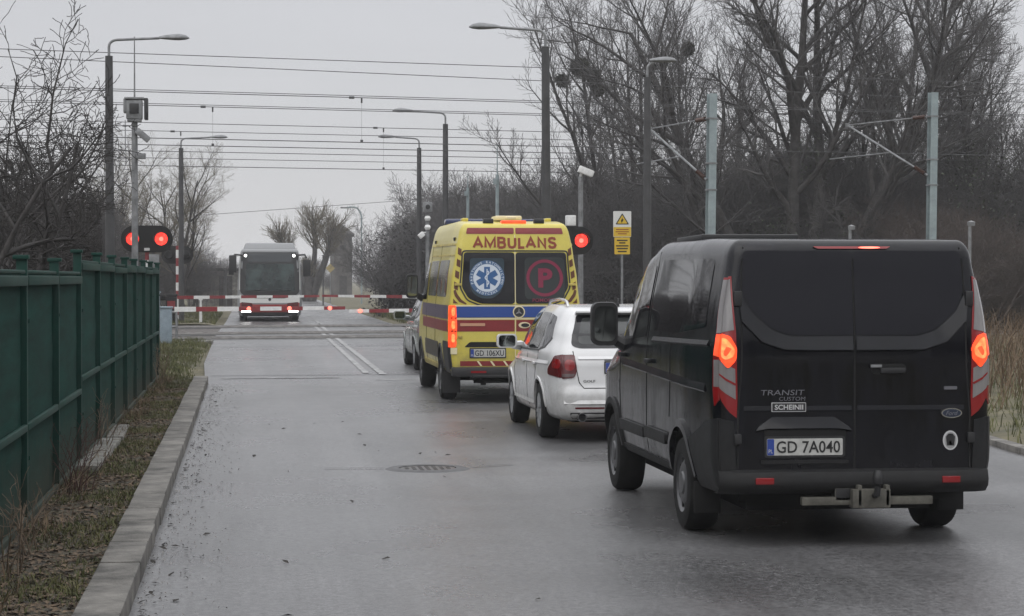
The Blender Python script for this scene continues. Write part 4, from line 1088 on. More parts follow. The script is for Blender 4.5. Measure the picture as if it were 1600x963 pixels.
tag(wire(span(-80, 100, -1.5, 8.25, 8.0)).build('feeder_wire', M_WIRE, None), 'topmost single feeder wire crossing the whole sky', 'wire')
tag(wire(span(-80, 100, -1.0, 8.9, 6.6)).build('feeder_wire', M_WIRE, None), 'single feeder wire second from the top, slanting down to the right', 'wire')
p0 = at(brg(200), 170, 6.2); p1 = at(brg(900), 185, 9.4)
tag(wire([p0, p1], .02).build('power_cable', M_WIRE, None), 'faint distant cable low over the far road behind the bus', 'wire')
for px, d, H, lb in ((1108, 66, 7.35, 'pale blue grey steel catenary mast left of the biggest willow'), (1453, 69.5, 7.6, 'pale blue grey steel catenary mast with long bracket, right of the biggest willow')):
    p = at(brg(px), d); t = thing('catenary_mast', p, lb, 'mast', 'steel catenary masts', rz=R(8)); t.rotation_euler[1] = .012
    b = MB(); w = .24
    b.box((0, -w / 2, H / 2), (w, .018, H)); b.box((0, w / 2, H / 2), (w, .018, H)); b.box((0, 0, H / 2), (.014, w - .018, H))
    b.build('mast', M_GALVDULL, t)
    b = MB()
    for z in (H - .75, H - 2.1, H - 2.9): b.box((0, 0, z), (w + .05, w + .05, .05))
    b.build('clamp', M_GALV, t)
    d_ = Vector((-1.75, 2.6, 0)) if px > 1200 else Vector((-1.0, 2.9, 0))
    b = MB(); top = d_ + Vector((0, 0, H - .9)); b.tube([(-.12, .05, H - 2.6), top], .035, 6); b.tube([(-.12, .05, H - .75), top], .022, 6); b.build('bracket', M_GALV, t)
    b = MB(); q = Vector((-.12, .05, H - 2.6)).lerp(top, .45); b.tube([q, q + Vector((d_.x * .75, d_.y * .7, -.15))], .022, 6); b.box(top, (.1, .1, .14)); b.build('registration_arm', M_GALV, t)
    for (a0_, a1_) in ((Vector((-.12, .05, H - 2.6)), top), (Vector((-.12, .05, H - .75)), top)):
        b = MB(); dd = (a1_ - a0_).normalized(); b.tube([a0_ + dd * (.12 + .03 * k) for k in range(15)], [.045 if k % 2 else .075 for k in range(15)], 8); b.build('insulator', mat('glazed_insulator', (.055, .022, .014), .25), t)

# ------------------------------------------------------------------ far background
p = at(brg(533), 230); t = thing('tower', p, 'old square transformer tower with pyramid roof, hazy behind the bus', 'tower', rz=R(10))
b = MB(); b.box((0, 0, 3.0), (1.95, 1.95, 6.1)); b.build('wall', M_BRICK, t)
b = MB(); b.box((0, 0, 6.2), (2.35, 2.35, .24)); b.add([(-1.25, -1.25, 6.32), (1.25, -1.25, 6.32), (1.25, 1.25, 6.32), (-1.25, 1.25, 6.32), (0, 0, 7.5)], [(0, 1, 4), (1, 2, 4), (2, 3, 4), (3, 0, 4), (3, 2, 1, 0)]); b.build('roof', M_BARK, t, 20)
b = MB(); b.box((0, -1.0, 1.0), (.8, .08, 2.0)); b.build('door', M_BARK, t); b = MB(); b.box((0, -1.0, 5.0), (.7, .08, .5)); b.build('window', M_BARK, t)
t = thing('yellow_sign', at(brg(516), 150), 'small yellow diamond road sign left of the far tower', 'sign')
b = MB(); b.tube([(0, 0, 0), (0, 0, 2.8)], .035, 6); b.build('pole', M_GALV, t)
patch('sign_plate', [(-.32, 2.45), (0, 2.13), (.32, 2.45), (0, 2.77)], planar((0, -.05, 0)), mat('haze_dulled_yellow', (.30, .24, .10), .6), t, .01, -.01, None)  # distant haze put into the sign's duller yellow
p = at(brg(335), 135); t = thing('shed', p, 'low pale shed with flat roof far beyond the crossing at left', 'shed')
b = MB(); b.box((0, 0, 1.1), (3.2, 3, 2.2)); b.build('wall', M_CONC, t)
b = MB(); b.box((0, 0, 2.28), (3.6, 3.4, .18)); b.build('roof', M_BARK, t)
b = MB(); b.box((-.6, -1.52, 1.3), (.8, .06, .7)); b.build('window', M_BARK, t); b = MB(); b.box((.7, -1.52, .95), (.8, .06, 1.9)); b.build('door', M_BARK, t)
for px, d, H in ((352, 120, 2.2), (505, 140, 3.2)):
    t = thing('bollard', at(brg(px), d), 'dark short post beside the far left shed' if px < 400 else 'thin far pole between the pollarded tree and the tower', 'post')
    b = MB(); b.tube([(0, 0, 0), (0, 0, H)], .09 if px < 400 else .05, 8); b.build('post', M_POLE, t); b = MB(); b.lathe([(0, .05), (.1, .03), (.1, 0)], (0, 0, H), 'Z', 10); b.build('cap', M_POLE, t)
# dry weeds in the near left corner
for i, (x, y, z, lb, ln, n) in enumerate(((-1.42, 13.9, .08, 'dry leaning weed stalks against the nearest fence panel', .6, 6), (-1.38, 17.6, .08, 'bare reddish weed clump at the foot of the second fence post', .55, 14), (-1.45, 21.9, .08, 'thin dry stems by the concrete edging strip', .5, 8), (-1.36, 12.9, .08, 'straw coloured stalks at the lower left corner', .5, 7), (-1.4, 35.2, .08, 'dry tuft of stems at the far end of the fence', .6, 16))):
    rg = random.Random(i + 60); out = []
    for k in range(n):
        grow(rg, Vector((rg.gauss(0, .05), rg.gauss(0, .14), 0)), Vector((rg.uniform(-.25, .35), rg.uniform(-.8, .5), rg.uniform(.6, 1.0))).normalized(), ln * rg.uniform(.6, 1.2), .0055, 0, dict(seg=[6, 4], wob=[.08, .15], trop=[.02, .02], tap=[.7, .7], n=[5], start=[.35], ang=[38], len=[.4], rr=[.6], rmin=.0016), out)
    me = tubes_mesh('weed', out, [5, 4]); o = link('dry_weed', me, mat('dry_stem', (.16, .12, .085), .9, var=.4, vscale=9) if i != 1 else mat('red_stem', (.06, .03, .025), .9, var=.4, vscale=9), None, 60); o.location = (x, y, z)
    tag(o, lb, 'weed')

# ------------------------------------------------------------------ black van
van = thing('van', (4.04, 14.25, 0), 'black panel van with lit tail lamps and tow bar, nearest in the queue', 'van')
S = Shell(.985, 4.97, .36, 2.075, .10, .085, .12, .06, .9,
          [(0, 2.055), (.8, 2.075), (2.4, 2.075), (2.9, 1.99), (3.3, 1.83), (3.95, 1.36), (4.3, 1.22), (4.8, 1.02), (4.97, .95)],
          [(.36, .95), (.6, .985), (1.25, .985), (1.5, .955), (2.05, .865)], [(.3, 0), (1.3, .0), (2.05, .075)], [(0, .965), (.9, 1), (4.2, 1), (4.97, .90)])
AX0, AX1 = 1.03, 3.96
S.body('body', M_VANPAINT, van, [(AX0, .34), (AX1, .34)], .40)
rr_, ll, rt_ = S.rear(), S.side(-1), S.side(1)
wo_ = [(-.75, 1.985), (.75, 1.985), (.765, 1.70), (.70, 1.58), (.56, 1.455), (.44, 1.415), (-.44, 1.415), (-.56, 1.455), (-.70, 1.58), (-.765, 1.70)]
patch('rear_window', [[(x, z) for x, z in fillet([(-.75, 1.985), (-.008, 1.985), (-.008, 1.415), (-.44, 1.415), (-.56, 1.455), (-.70, 1.58), (-.765, 1.70)], .03, 3)],
                      [(x, z) for x, z in fillet([(.008, 1.985), (.75, 1.985), (.765, 1.70), (.70, 1.58), (.56, 1.455), (.44, 1.415), (.008, 1.415)], .03, 3)]], rr_, M_VANGLASS, van, .005, -.01, .1)
lo = fillet([(-.76, 1.70), (-.70, 1.57), (-.56, 1.44), (-.44, 1.40)], .0, 0) if False else None
# pressed ledge that follows the lower edge of the glass
def ledge(name, top, bot, F2, m, parent, et, eb):
    b = MB(); n = len(top); vs = []
    for (a, c) in zip(top, bot): vs += [F2(*a, et), F2(*c, eb), F2(c[0], c[1] - .012, .001)]
    fs = []
    for i in range(n - 1):
        for k in range(2): fs.append((3 * i + k, 3 * i + 3 + k, 3 * i + 4 + k, 3 * i + 1 + k))
    b.add(vs, fs); return b.build(name, m, parent, 25)
for s in (-1, 1):
    tp = [(s * .012, 1.405), (s * .25, 1.405), (s * .44, 1.405), (s * .57, 1.445), (s * .71, 1.57), (s * .78, 1.70)]
    bt = [(s * .012, 1.315), (s * .25, 1.315), (s * .48, 1.318), (s * .64, 1.37), (s * .775, 1.51), (s * .80, 1.69)]
    ledge('window_ledge', tp, bt, rr_, M_VANPAINT, van, .003, .022)
strip('door_gap', [(0, 2.02), (0, 1.0), (.0, .50)], .011, rr_, M_LINER, van, .003)
strip('door_gap', [(-.80, .505), (-.80, .9), (-.775, 1.2), (-.775, 1.6), (-.77, 1.85), (-.75, 2.02)], .010, rr_, M_LINER, van, .003)
strip('door_gap', [(.80, .505), (.80, .9), (.775, 1.2), (.775, 1.6), (.77, 1.85), (.75, 2.02)], .010, rr_, M_LINER, van, .003)
strip('door_gap', [(-.8, .503), (.8, .503)], .012, rr_, M_LINER, van, .003)
def crease(x0, x1, z, d=.014, h=.05):
    n = 8; tp = [(x0 + (x1 - x0) * i / n, z) for i in range(n + 1)]; bt = [(a, c - h) for a, c in tp]
    return ledge('door_crease', tp, bt, rr_, M_VANPAINT, van, .001, d)
crease(-.76, -.02, .94, .005, .03); crease(.02, .76, .94, .005, .03)
ledge('plate_hood', [(-.66, .80), (-.57, .865), (-.14, .865), (-.04, .80)], [(-.68, .775), (-.60, .79), (-.12, .79), (-.02, .775)], rr_, M_VANPAINT, van, .002, .018)
patch('plate_recess', fillet([(-.62, .785), (-.06, .785), (-.06, .595), (-.62, .595)], .02, 3), rr_, M_LINER, van, .003, -.01, .2)
plate(van, -.345, .665, .52, .112, rr_, 'GD 7A040')
patch('plate_lip', rrect(-.345, .565, .60, .022, .008, 3), rr_, M_VANPLASTIC, van, .022, -.01, .2)
patch('handle_recess', rrect(.235, 1.185, .24, .07, .03, 5), rr_, M_LINER, van, .003, -.01, .2)
b = MB(); q = rr_(.26, 1.175, .018); b.box(q, (.17, .02, .035)); q = rr_(.145, 1.205, .012); b.box(q, (.085, .012, .028), 1); b.build('door_handle', [M_BLACK, M_GALV], van, bevel=.005)
for s in (-1, 1):
    b = MB(); q = rr_(s * .80, 1.66, .012); b.box(q, (.055, .05, .10)); b.build('door_hinge', M_BLACK, van, bevel=.01)
    b = MB(); q = rr_(s * .805, .72, .01); b.box(q, (.05, .04, .07)); b.build('door_hinge', M_BLACK, van, bevel=.01)
    E = .96; sd = S.side(s)
    def both(nm, zt, zb, xin_t, xin_b, m, par, e=.012, ysd=.05):
        o = patch(nm, [(s * E, zt[0]), (s * xin_t, zt[1]), (s * xin_b, zb[1]), (s * E, zb[0])], rr_, m, par, e, -.01, .04)
        patch(nm, [(0, zt[0]), (ysd, zt[0]), (ysd, zb[0]), (0, zb[0])], sd, m, par, e, -.01, .04); return o
    hs = patch('tail_lamp', [(s * E, 1.80), (s * .845, 1.81), (s * .815, 1.45), (s * .805, 1.0), (s * .81, .86), (s * .86, .90), (s * E, 1.02)], rr_, M_REDLENS, van, .008, -.015, .04)
    patch('lamp_side', [(0, 1.80), (.055, 1.80), (.065, 1.3), (.07, 1.05), (.05, .94), (0, .98)], sd, M_REDLENS, hs, .008, -.01, .04)
    both('clear_lens', (1.785, 1.79), (1.43, 1.45), .858, .828, M_CLEARLENS, hs)
    o = patch('lit_lens', fillet([(s * E, 1.43), (s * .855, 1.41), (s * .81, 1.33), (s * .815, 1.25), (s * .87, 1.19), (s * E, 1.27)], .02, 3), rr_, M_ORANGELIT, hs, .018, -.01, .04)
    patch('lit_lens', [(0, 1.42), (.05, 1.42), (.055, 1.28), (0, 1.27)], sd, M_ORANGELIT, hs, .014, -.01, .04)
    patch('hot_spot', fillet([(s * .93, 1.40), (s * .88, 1.39), (s * .825, 1.32), (s * .835, 1.27), (s * .89, 1.25), (s * .93, 1.27)], .015, 2), rr_, M_AMBERHOT, hs, .021, .0, None)
    both('lower_lens', (1.25, 1.19), (1.07, .985), .822, .818, M_CLEARLENS, hs)
    strip('lens_bar', [(s * .955, 1.155), (s * .82, 1.085)], .014, rr_, M_REDLENS, hs, .016)
hb = patch('high_brake_lamp', fillet([(-.27, 2.026), (.27, 2.026), (.24, 2.002), (-.24, 2.002)], .008, 2), rr_, M_REDLENS, van, .012, -.01, .05)
patch('lit_lens', disc(.12, 2.013, .075, .010, 16), rr_, M_HOTLIT, hb, .016, .0, .03)
text('model_lettering', 'TRANSIT', -.495, 1.03, .30, .036, rr_, M_SILVERTXT, van, .006, .0, .1)
text('model_lettering', 'CUSTOM', -.43, .988, .18, .026, rr_, M_SILVERTXT, van, .006, .0, .1)
st = patch('dealer_sticker', rrect(-.455, .932, .235, .062, .004, 2), rr_, M_STICK, van, .0125, .0, .1)
patch('sticker_field', rrect(-.455, .932, .227, .054, .004, 2), rr_, M_BLACK, st, .0135, .0, .1)
text('sticker_text', 'SCHEINII', -.455, .932, .195, .034, rr_, M_STICK, st, .0145, .02)
ov = patch('oval_badge', disc(.67, .885, .072, .034), rr_, M_CHROME, van, .016, .0, None)
patch('badge_field', disc(.67, .885, .064, .027), rr_, mat('dark_badge_blue', (.02, .028, .05), .3), ov, .018, .0, None)
text('badge_script', 'Ford', .67, .885, .085, .03, rr_, M_SILVERTXT, ov, .0195, .01, .35)
patch('trim_badge', rrect(.665, 1.055, .09, .022, .004, 2), rr_, M_SILVERTXT, van, .008, .0, None)
rsk = patch('round_sticker', disc(.665, .70, .052, .066), rr_, M_STICK, van, .006, .0, None)
patch('sticker_ring', disc(.665, .70, .042, .056), rr_, M_STICKGREY, rsk, .007, .0, None)
patch('sticker_figure', [(.64, .665), (.655, .665), (.657, .70), (.673, .70), (.675, .665), (.69, .665), (.697, .725), (.68, .745), (.665, .735), (.65, .745), (.633, .725)], rr_, M_BLACK, rsk, .008, .0, None)
b = MB()   # reversing bumper
prof = [(.515, .004), (.50, .075), (.44, .095), (.395, .085), (.352, .03), (.352, -.08)]
vs = []; fs = []; XS = [-.93, -.90, -.84, -.7, -.4, 0, .4, .7, .84, .90, .93]
for x in XS:
    k = max(0, (abs(x) - .78) / .17) ** 2 * .10
    for z, o_ in prof: vs.append((x, -o_ + k, z))
n = len(prof)
for i in range(len(XS) - 1):
    for j in range(n - 1): fs.append((i * n + j, i * n + j + 1, (i + 1) * n + j + 1, (i + 1) * n + j))
b.add(vs, fs); b.build('rear_bumper', M_VANPLASTIC, van, 40)
for s in (-1, 1):
    patch('bumper_side', fillet([(-.0, .335), (.59, .335), (.615, .47), (.66, .58), (.735, .675), (.45, .76), (.25, .83), (0, .86)], .01, 2), S.side(s), M_VANPLASTIC, van, .014, -.01, .06)
    patch('corner_guard', [(s * .945, .335), (s * .83, .335), (s * .815, .52), (s * .83, .84), (s * .945, .86)], rr_, M_VANPLASTIC, van, .010, -.01, .05)
    b = MB(); b.box((s * .64, -.100, .445), (.125, .018, .045)); b.build('reflector', M_REDLENS, van, bevel=.006)
# side details
for s in (-1, 1):
    sd = S.side(s)
    patch('side_window', fillet([(.38, 1.93), (2.24, 1.935), (2.30, 1.395), (1.2, 1.40), (.36, 1.46)], .06, 4), sd, M_GLASS, van, .005, -.01, .12)
    patch('door_window', fillet([(2.44, 1.90), (2.80, 1.85), (3.15, 1.68), (3.62, 1.33), (3.4, 1.29), (2.44, 1.34)], .05, 4), sd, M_GLASS, van, .005, -.01, .1)
    strip('door_gap', [(2.37, 2.0), (2.375, 1.2), (2.37, .40)], .012, sd, M_LINER, van, .003)
    strip('door_gap', [(3.56, 1.25), (3.60, .9), (3.50, .42)], .012, sd, M_LINER, van, .003)
    strip('door_gap', [(1.42, 1.34), (1.44, .9), (1.46, .78)], .008, sd, M_LINER, van, .003)
    ledge('slide_rail', [(.25 + .1 * i, 1.375 - .0012 * i) for i in range(20)], [(.25 + .1 * i, 1.345 - .0012 * i) for i in range(20)], sd, M_VANPLASTIC, van, .002, .014)
    ledge('side_crease', [(.3 + .2 * i, 1.08 + .004 * i) for i in range(17)], [(.3 + .2 * i, 1.03 + .004 * i) for i in range(17)], sd, M_VANPAINT, van, .001, .012)
    patch('rub_strip', rrect(1.93, .615, .84, .085, .02, 4), sd, M_VANPLASTIC, van, .026, -.01, .12)
    patch('rub_strip', rrect(2.94, .60, 1.06, .085, .02, 4), sd, M_VANPLASTIC, van, .026, -.01, .12)
    patch('sill', rrect(2.48, .40, 2.0, .08, .015, 3), sd, M_VANPLASTIC, van, .012, -.02, .2)
    for ay in (AX0, AX1):
        strip('arch_trim', [(ay + .425 * math.cos(R(a)), .34 + .425 * math.sin(R(a))) for a in range(8, 173, 9)], .055, sd, M_VANPAINT if ay == AX0 else M_VANPLASTIC, van, .022, -.02, .08)
    b = MB(); b.box(sd(3.42, 1.17, .02), (.035, .16, .035)); b.box(sd(2.22, 1.16, .02), (.035, .16, .035)); b.build('side_handle', M_VANPLASTIC, van, bevel=.01)
    wheel(van, s * .865, AX0, .335, .225, s, M_RIMGREY, 'steel'); wheel(van, s * .865, AX1, .335, .225, s, M_RIMGREY, 'steel')
    mirror(van, s, s * 1.135, 3.52, 1.42, .22, .36, .17, M_BLACK, (s * .95, 3.5, 1.24))
    b = MB(); b.box((s * .875, AX0 - .40, .27), (.19, .02, .22)); b.build('mud_flap', M_LINER, van, bevel=.008)
patch('windscreen', fillet([(-.66, 3.1), (.66, 3.1), (.78, 3.78), (-.78, 3.78)], .08, 4), S.roof(), M_GLASS, van, .004, -.01, .1)
b = MB(); b.box((0, 2.5, .31), (1.3, 4.2, .22)); b.tube([(-.75, AX0, .30), (.75, AX0, .30)], .06, 8); b.box((0, .55, .34), (1.5, .7, .12)); b.build('chassis', M_LINER, van)
b = MB(); b.box((-.42, 1.75, 2.085), (.72, .95, .05), rx=-.012); b.box((-.42, 1.75, 2.055), (.60, .82, .04)); b.build('roof_vent', M_BLACK, van, bevel=.012)
tb = MB()
tb.box((.07, -.05, .305), (.90, .06, .055)); tb.box((.08, -.09, .325), (.26, .10, .125)); tb.box((.0, -.07, .345), (.03, .14, .14)); tb.box((.19, -.07, .345), (.03, .14, .14)); tb.box((-.1, -.03, .35), (.11, .10, .09), 1); tb.build('tow_bar', [M_TOW, M_BLACK], van, bevel=.006)
b = MB(); b.tube([(.10, -.10, .34), (.10, -.20, .36), (.10, -.21, .42)], .022, 8, 0); b.lathe([(0, .065), (.02, .06), (.032, .03), (.036, 0), (.03, -.03), (0, -.03)], (.10, -.21, .46), 'Z', 14); b.build('tow_ball', M_BLACK, van)

# ------------------------------------------------------------------ yellow ambulance
amb = thing('ambulance', (3.80, 31.1, 0), 'yellow ambulance van with blue and red bands waiting behind the grey car', 'ambulance')
A = Shell(.985, 6.2, .40, 2.63, .10, .08, .15, .06, 1.0,
          [(0, 2.58), (.8, 2.63), (4.0, 2.63), (4.4, 2.5), (4.8, 2.2), (5.3, 1.75), (5.6, 1.35), (6.0, 1.15), (6.2, 1.0)],
          [(.40, .95), (.7, .985), (1.3, .98), (1.8, .935), (2.2, .875), (2.63, .80)], [(.3, 0), (1.3, 0), (2.1, .05), (2.63, .12)], [(0, .975), (.8, 1), (5.2, 1), (6.2, .88)])
BX0, BX1 = 1.15, 4.82
A.body('body', M_YEL, amb, [(BX0, .36), (BX1, .36)], .43)
ar, al = A.rear(), A.side(-1)
patch('rear_window', [fillet([(-.745, 2.165), (-.008, 2.165), (-.008, 1.42), (-.50, 1.425), (-.68, 1.50), (-.775, 1.66)], .05, 4), fillet([(.008, 2.165), (.745, 2.165), (.775, 1.66), (.68, 1.50), (.50, 1.425), (.008, 1.42)], .05, 4)], ar, M_GLASS, amb, .005, -.01, .1)
strip('window_seal', fillet([(-.765, 2.185), (.765, 2.185), (.80, 1.655), (.70, 1.475), (.51, 1.40), (-.51, 1.40), (-.70, 1.475), (-.80, 1.655)], .05, 4), .022, ar, M_BLACK, amb, .004, -.008, .1, True)
patch('red_top_band', [fillet([(-.69, 2.535), (-.012, 2.535), (-.012, 2.43), (-.715, 2.43)], .02, 3), fillet([(.012, 2.535), (.69, 2.535), (.715, 2.43), (.012, 2.43)], .02, 3)], ar, M_BROWN, amb, .004, -.008, .1)
GL = {'A': [[(0, 0), (.5, 1), (1, 0)], [(.19, .33), (.81, .33)]], 'M': [[(0, 0), (0, 1), (.5, .12), (1, 1), (1, 0)]], 'B': [[(.06, 0), (.06, 1), (.62, 1), (.86, .92), (.9, .75), (.82, .58), (.6, .53), (.06, .53)], [(.6, .53), (.88, .46), (.97, .27), (.88, .07), (.62, 0), (.06, 0)]],
      'U': [[(.05, 1), (.05, .3), (.17, .07), (.5, .0), (.83, .07), (.95, .3), (.95, 1)]], 'L': [[(.08, 1), (.08, 0), (.95, 0)]], 'N': [[(.05, 0), (.05, 1), (.95, 0), (.95, 1)]],
      'S': [[(.92, .78), (.8, .95), (.5, 1), (.18, .94), (.07, .75), (.2, .58), (.8, .44), (.95, .25), (.82, .06), (.5, 0), (.18, .05), (.05, .24)]]}
x_ = -.60; hh = .138
for ch in 'AMBULANS':
    w_ = {'M': .135, 'L': .085, 'A': .125}.get(ch, .105)
    for k, pl in enumerate(GL[ch]): strip('ambulance_lettering', [(x_ + u * w_, 2.235 + v * hh) for u, v in pl], .036, ar, M_BROWNTXT, amb, .006 + .0006 * k, .0, .2)
    x_ += w_ + (.030 if ch == 'L' else .047)
# blue square with the star of life
sq = patch('emblem_film', fillet([(-.66, 2.08), (-.16, 2.08), (-.16, 1.72), (-.22, 1.58), (-.33, 1.50), (-.50, 1.50), (-.62, 1.58), (-.66, 1.70)], .05, 4), ar, mat('blue_film', (.030, .048, .062), .25), amb, .0065, .0, .1)
cxs, czs = -.41, 1.795
patch('emblem_ring', disc(cxs, czs, .255, None, 36), ar, mat('emblem_blue', (.05, .11, .22), .4), sq, .0075, .0, None)
patch('emblem_disc', disc(cxs, czs, .20, None, 36), ar, mat('emblem_white', (.55, .60, .66), .5), sq, .0085, .0, None)
for k in range(3):
    a = R(90 + 60 * k); c, s_n = math.cos(a), math.sin(a)
    patch('emblem_star', [(cxs + u * c - v * s_n, czs + u * s_n + v * c) for u, v in ((-.16, -.043), (.16, -.043), (.16, .043), (-.16, .043))], ar, mat('star_blue', (.03, .10, .25), .4), sq, .0095 + .0006 * k, .0, None)
strip('emblem_staff', [(cxs, czs - .13), (cxs, czs + .13)], .014, ar, MATS['emblem_white'], sq, .012, .0)
strip('emblem_serpent', [(cxs + .028 * math.sin(i * .9), czs - .10 + .02 * i) for i in range(11)], .015, ar, MATS['emblem_white'], sq, .0126, .0)
def arc_text(nm, s, cx, cz, r, a0, a1, h, F2, m, par, eo, inside=False):
    n = len(s)
    for i, ch in enumerate(s):
        if ch == ' ': continue
        a = R(a0 + (a1 - a0) * (i + .5) / n); vs, fs = text_2d(ch, None, h, .02)
        ro = a - math.pi / 2 if not inside else a + math.pi / 2
        c, s2 = math.cos(ro), math.sin(ro)
        me = bpy.data.meshes.new(nm); me.from_pydata([F2(cx + r * math.cos(a) + x * c - z * s2, cz + r * math.sin(a) + x * s2 + z * c, eo) for x, z in vs], [], fs); me.update()
        link(nm, me, m, par, None)
arc_text('emblem_letter', 'PAŃSTWOWE RATOWNICTWO', cxs, czs, .227, 205, -25, .034, ar, MATS['emblem_white'], sq, .0085)
arc_text('emblem_letter', 'MEDYCZNE', cxs, czs, .227, 228, 312, .034, ar, MATS['emblem_white'], sq, .0085, True)
M_PRED = mat('crimson_letters', (.20, .012, .045), .45)
pf = patch('letter_film', rrect(.43, 1.79, .58, .60, .07, 5), ar, mat('grey_film', (.028, .034, .034), .25), amb, .0065, .0, .1)
strip('letter_ring', disc(.43, 1.795, .245, None, 36), .045, ar, M_PRED, pf, .008, .0, .2, True)
text('letter_p', 'P', .44, 1.795, .21, .28, ar, M_PRED, pf, .009, .04)
text('unit_text', 'POMORZE', .43, 1.475, .36, .05, ar, M_PRED, pf, .009, .01)
# bands
patch('blue_band', [[(-.87, 1.385), (-.008, 1.385), (-.008, 1.225), (-.87, 1.225)], [(.008, 1.385), (.87, 1.385), (.87, 1.225), (.008, 1.225)]], ar, M_BLUE, amb, .004, -.008, .15)
patch('red_band', [[(-.87, 1.19), (-.012, 1.19), (-.012, 1.025), (-.87, 1.025)], [(.012, 1.19), (.87, 1.19), (.87, 1.025), (.012, 1.025)]], ar, M_BROWN, amb, .004, -.008, .15)
for z in (1.395, 1.207): strip('reflective_line', [(-.87, z), (.87, z)], .018, ar, M_CREAM, amb, .005)
strip('door_gap', [(0, 2.42), (0, 1.2), (0, .56)], .010, ar, M_CREAM, amb, .004)
for s in (-1, 1):
    for i in range(4):
        z = 2.24 - i * .165; x0 = s * (.845 - .0 + .022 * i * .8); x1 = s * (.775 + .022 * i * .8)
        patch('hazard_stripe', [(x0, z), (x1, z - .03), (x1 + s * .006, z - .13), (x0 + s * .004, z - .10)], ar, M_HAZARD, amb, .005, -.006, .06)
    pts = [(s * .89, 1.62), (s * .86, 1.55), (s * .80, 1.47), (s * .71, 1.42)]
    strip('hazard_stripe', pts, [.05, .05, .045, .02], ar, M_HAZARD, amb, .005, -.006, .06)
    patch('hazard_stripe', [(s * .91, 1.50), (s * .83, 1.43), (s * .91, 1.43)], ar, M_HAZARD, amb, .005, -.006, .05)
    b = MB(); b.box(ar(s * .83, 1.70, .01), (.10, .03, .035)); b.build('door_hinge', M_YELDIRT, amb, bevel=.008)
    b = MB(); b.box(ar(s * .80, .95, .01), (.06, .03, .035)); b.build('door_hinge', M_YELDIRT, amb, bevel=.008)
    tl = patch('tail_lamp', fillet([(s * .96, 1.40), (s * .86, 1.40), (s * .845, 1.1), (s * .86, .80), (s * .96, .80)], .02, 3), ar, M_ORANGELIT, amb, .014, -.01, .05)
    patch('lamp_side', [(0, 1.40), (.06, 1.40), (.06, .80), (0, .80)], A.side(s), M_ORANGELIT, tl, .012, -.01, .05)
    for z in (1.31, 1.12, .93): patch('bright_lens', rrect(s * .905, z, .06, .12, .03, 4), ar, M_AMBERHOT, tl, .018, .0, .05)
    for z in (1.22, 1.03): strip('lamp_divider', [(s * .955, z), (s * .855, z)], .016, ar, M_REDLENS, tl, .019, .0)
    patch('lower_lens', [(s * .96, .79), (s * .845, .79), (s * .845, .70), (s * .96, .70)], ar, M_CREAM, tl, .014, -.01, .05)
patch('handle_strip', fillet([(-.80, 1.145), (-.44, 1.145), (-.44, 1.105), (-.80, 1.105)], .01, 2), ar, mat('peach_strip', (.52, .28, .17), .5), amb, .010, -.005, .15)
dh = patch('door_handle', disc(.13, 1.115, .085, .045), ar, M_CREAM, amb, .010, -.005, None)
patch('handle_grip', disc(.14, 1.115, .06, .028), ar, M_BLACK, dh, .016, .0, None)
bd = patch('round_badge', disc(.05, 1.305, .088), ar, M_CREAM, amb, .010, .0, None)
patch('badge_field', disc(.05, 1.305, .072), ar, M_BLACK, bd, .012, .0, None)
for k in range(3):
    a = R(90 + 120 * k); patch('badge_star', [(.05 + .068 * math.cos(a), 1.305 + .068 * math.sin(a)), (.05 + .014 * math.cos(a + 1.05), 1.305 + .014 * math.sin(a + 1.05)), (.05, 1.305), (.05 + .014 * math.cos(a - 1.05), 1.305 + .014 * math.sin(a - 1.05))], ar, M_CHROME, bd, .014, .0, None)
patch('plate_hood', fillet([(-.74, .80), (-.66, .875), (-.14, .875), (-.06, .80)], .02, 2), ar, M_LINER, amb, .006, -.01, .2)
plate(amb, -.40, .715, .50, .115, ar, 'GD 106XU')
patch('hazard_strip', [(-.80, .60), (.80, .60), (.80, .53), (-.80, .53)], ar, M_BROWN, amb, .005, -.008, .2)
for i in range(9):
    x = -.56 + .19 * i
    if x < .7: patch('hazard_bar', [(x, .60), (x + .03, .60), (x + .08, .53), (x + .05, .53)], ar, M_CREAM, amb, .007, .0, None)
b = MB(); b.box((0, -.06, .45), (1.86, .20, .13)); b.box((0, -.10, .39), (1.3, .12, .05)); b.build('rear_step', M_BLACK, amb, bevel=.03)
b = MB(); b.box((-.55, -.163, .45), (.22, .012, .03)); b.build('reflector', M_REDLENS, amb)
patch('door_bottom', [(-.82, .67), (-.72, .535), (.72, .535), (.82, .67), (.82, .605), (-.82, .605)], ar, M_YEL, amb, .003, -.008, .2) if False else None
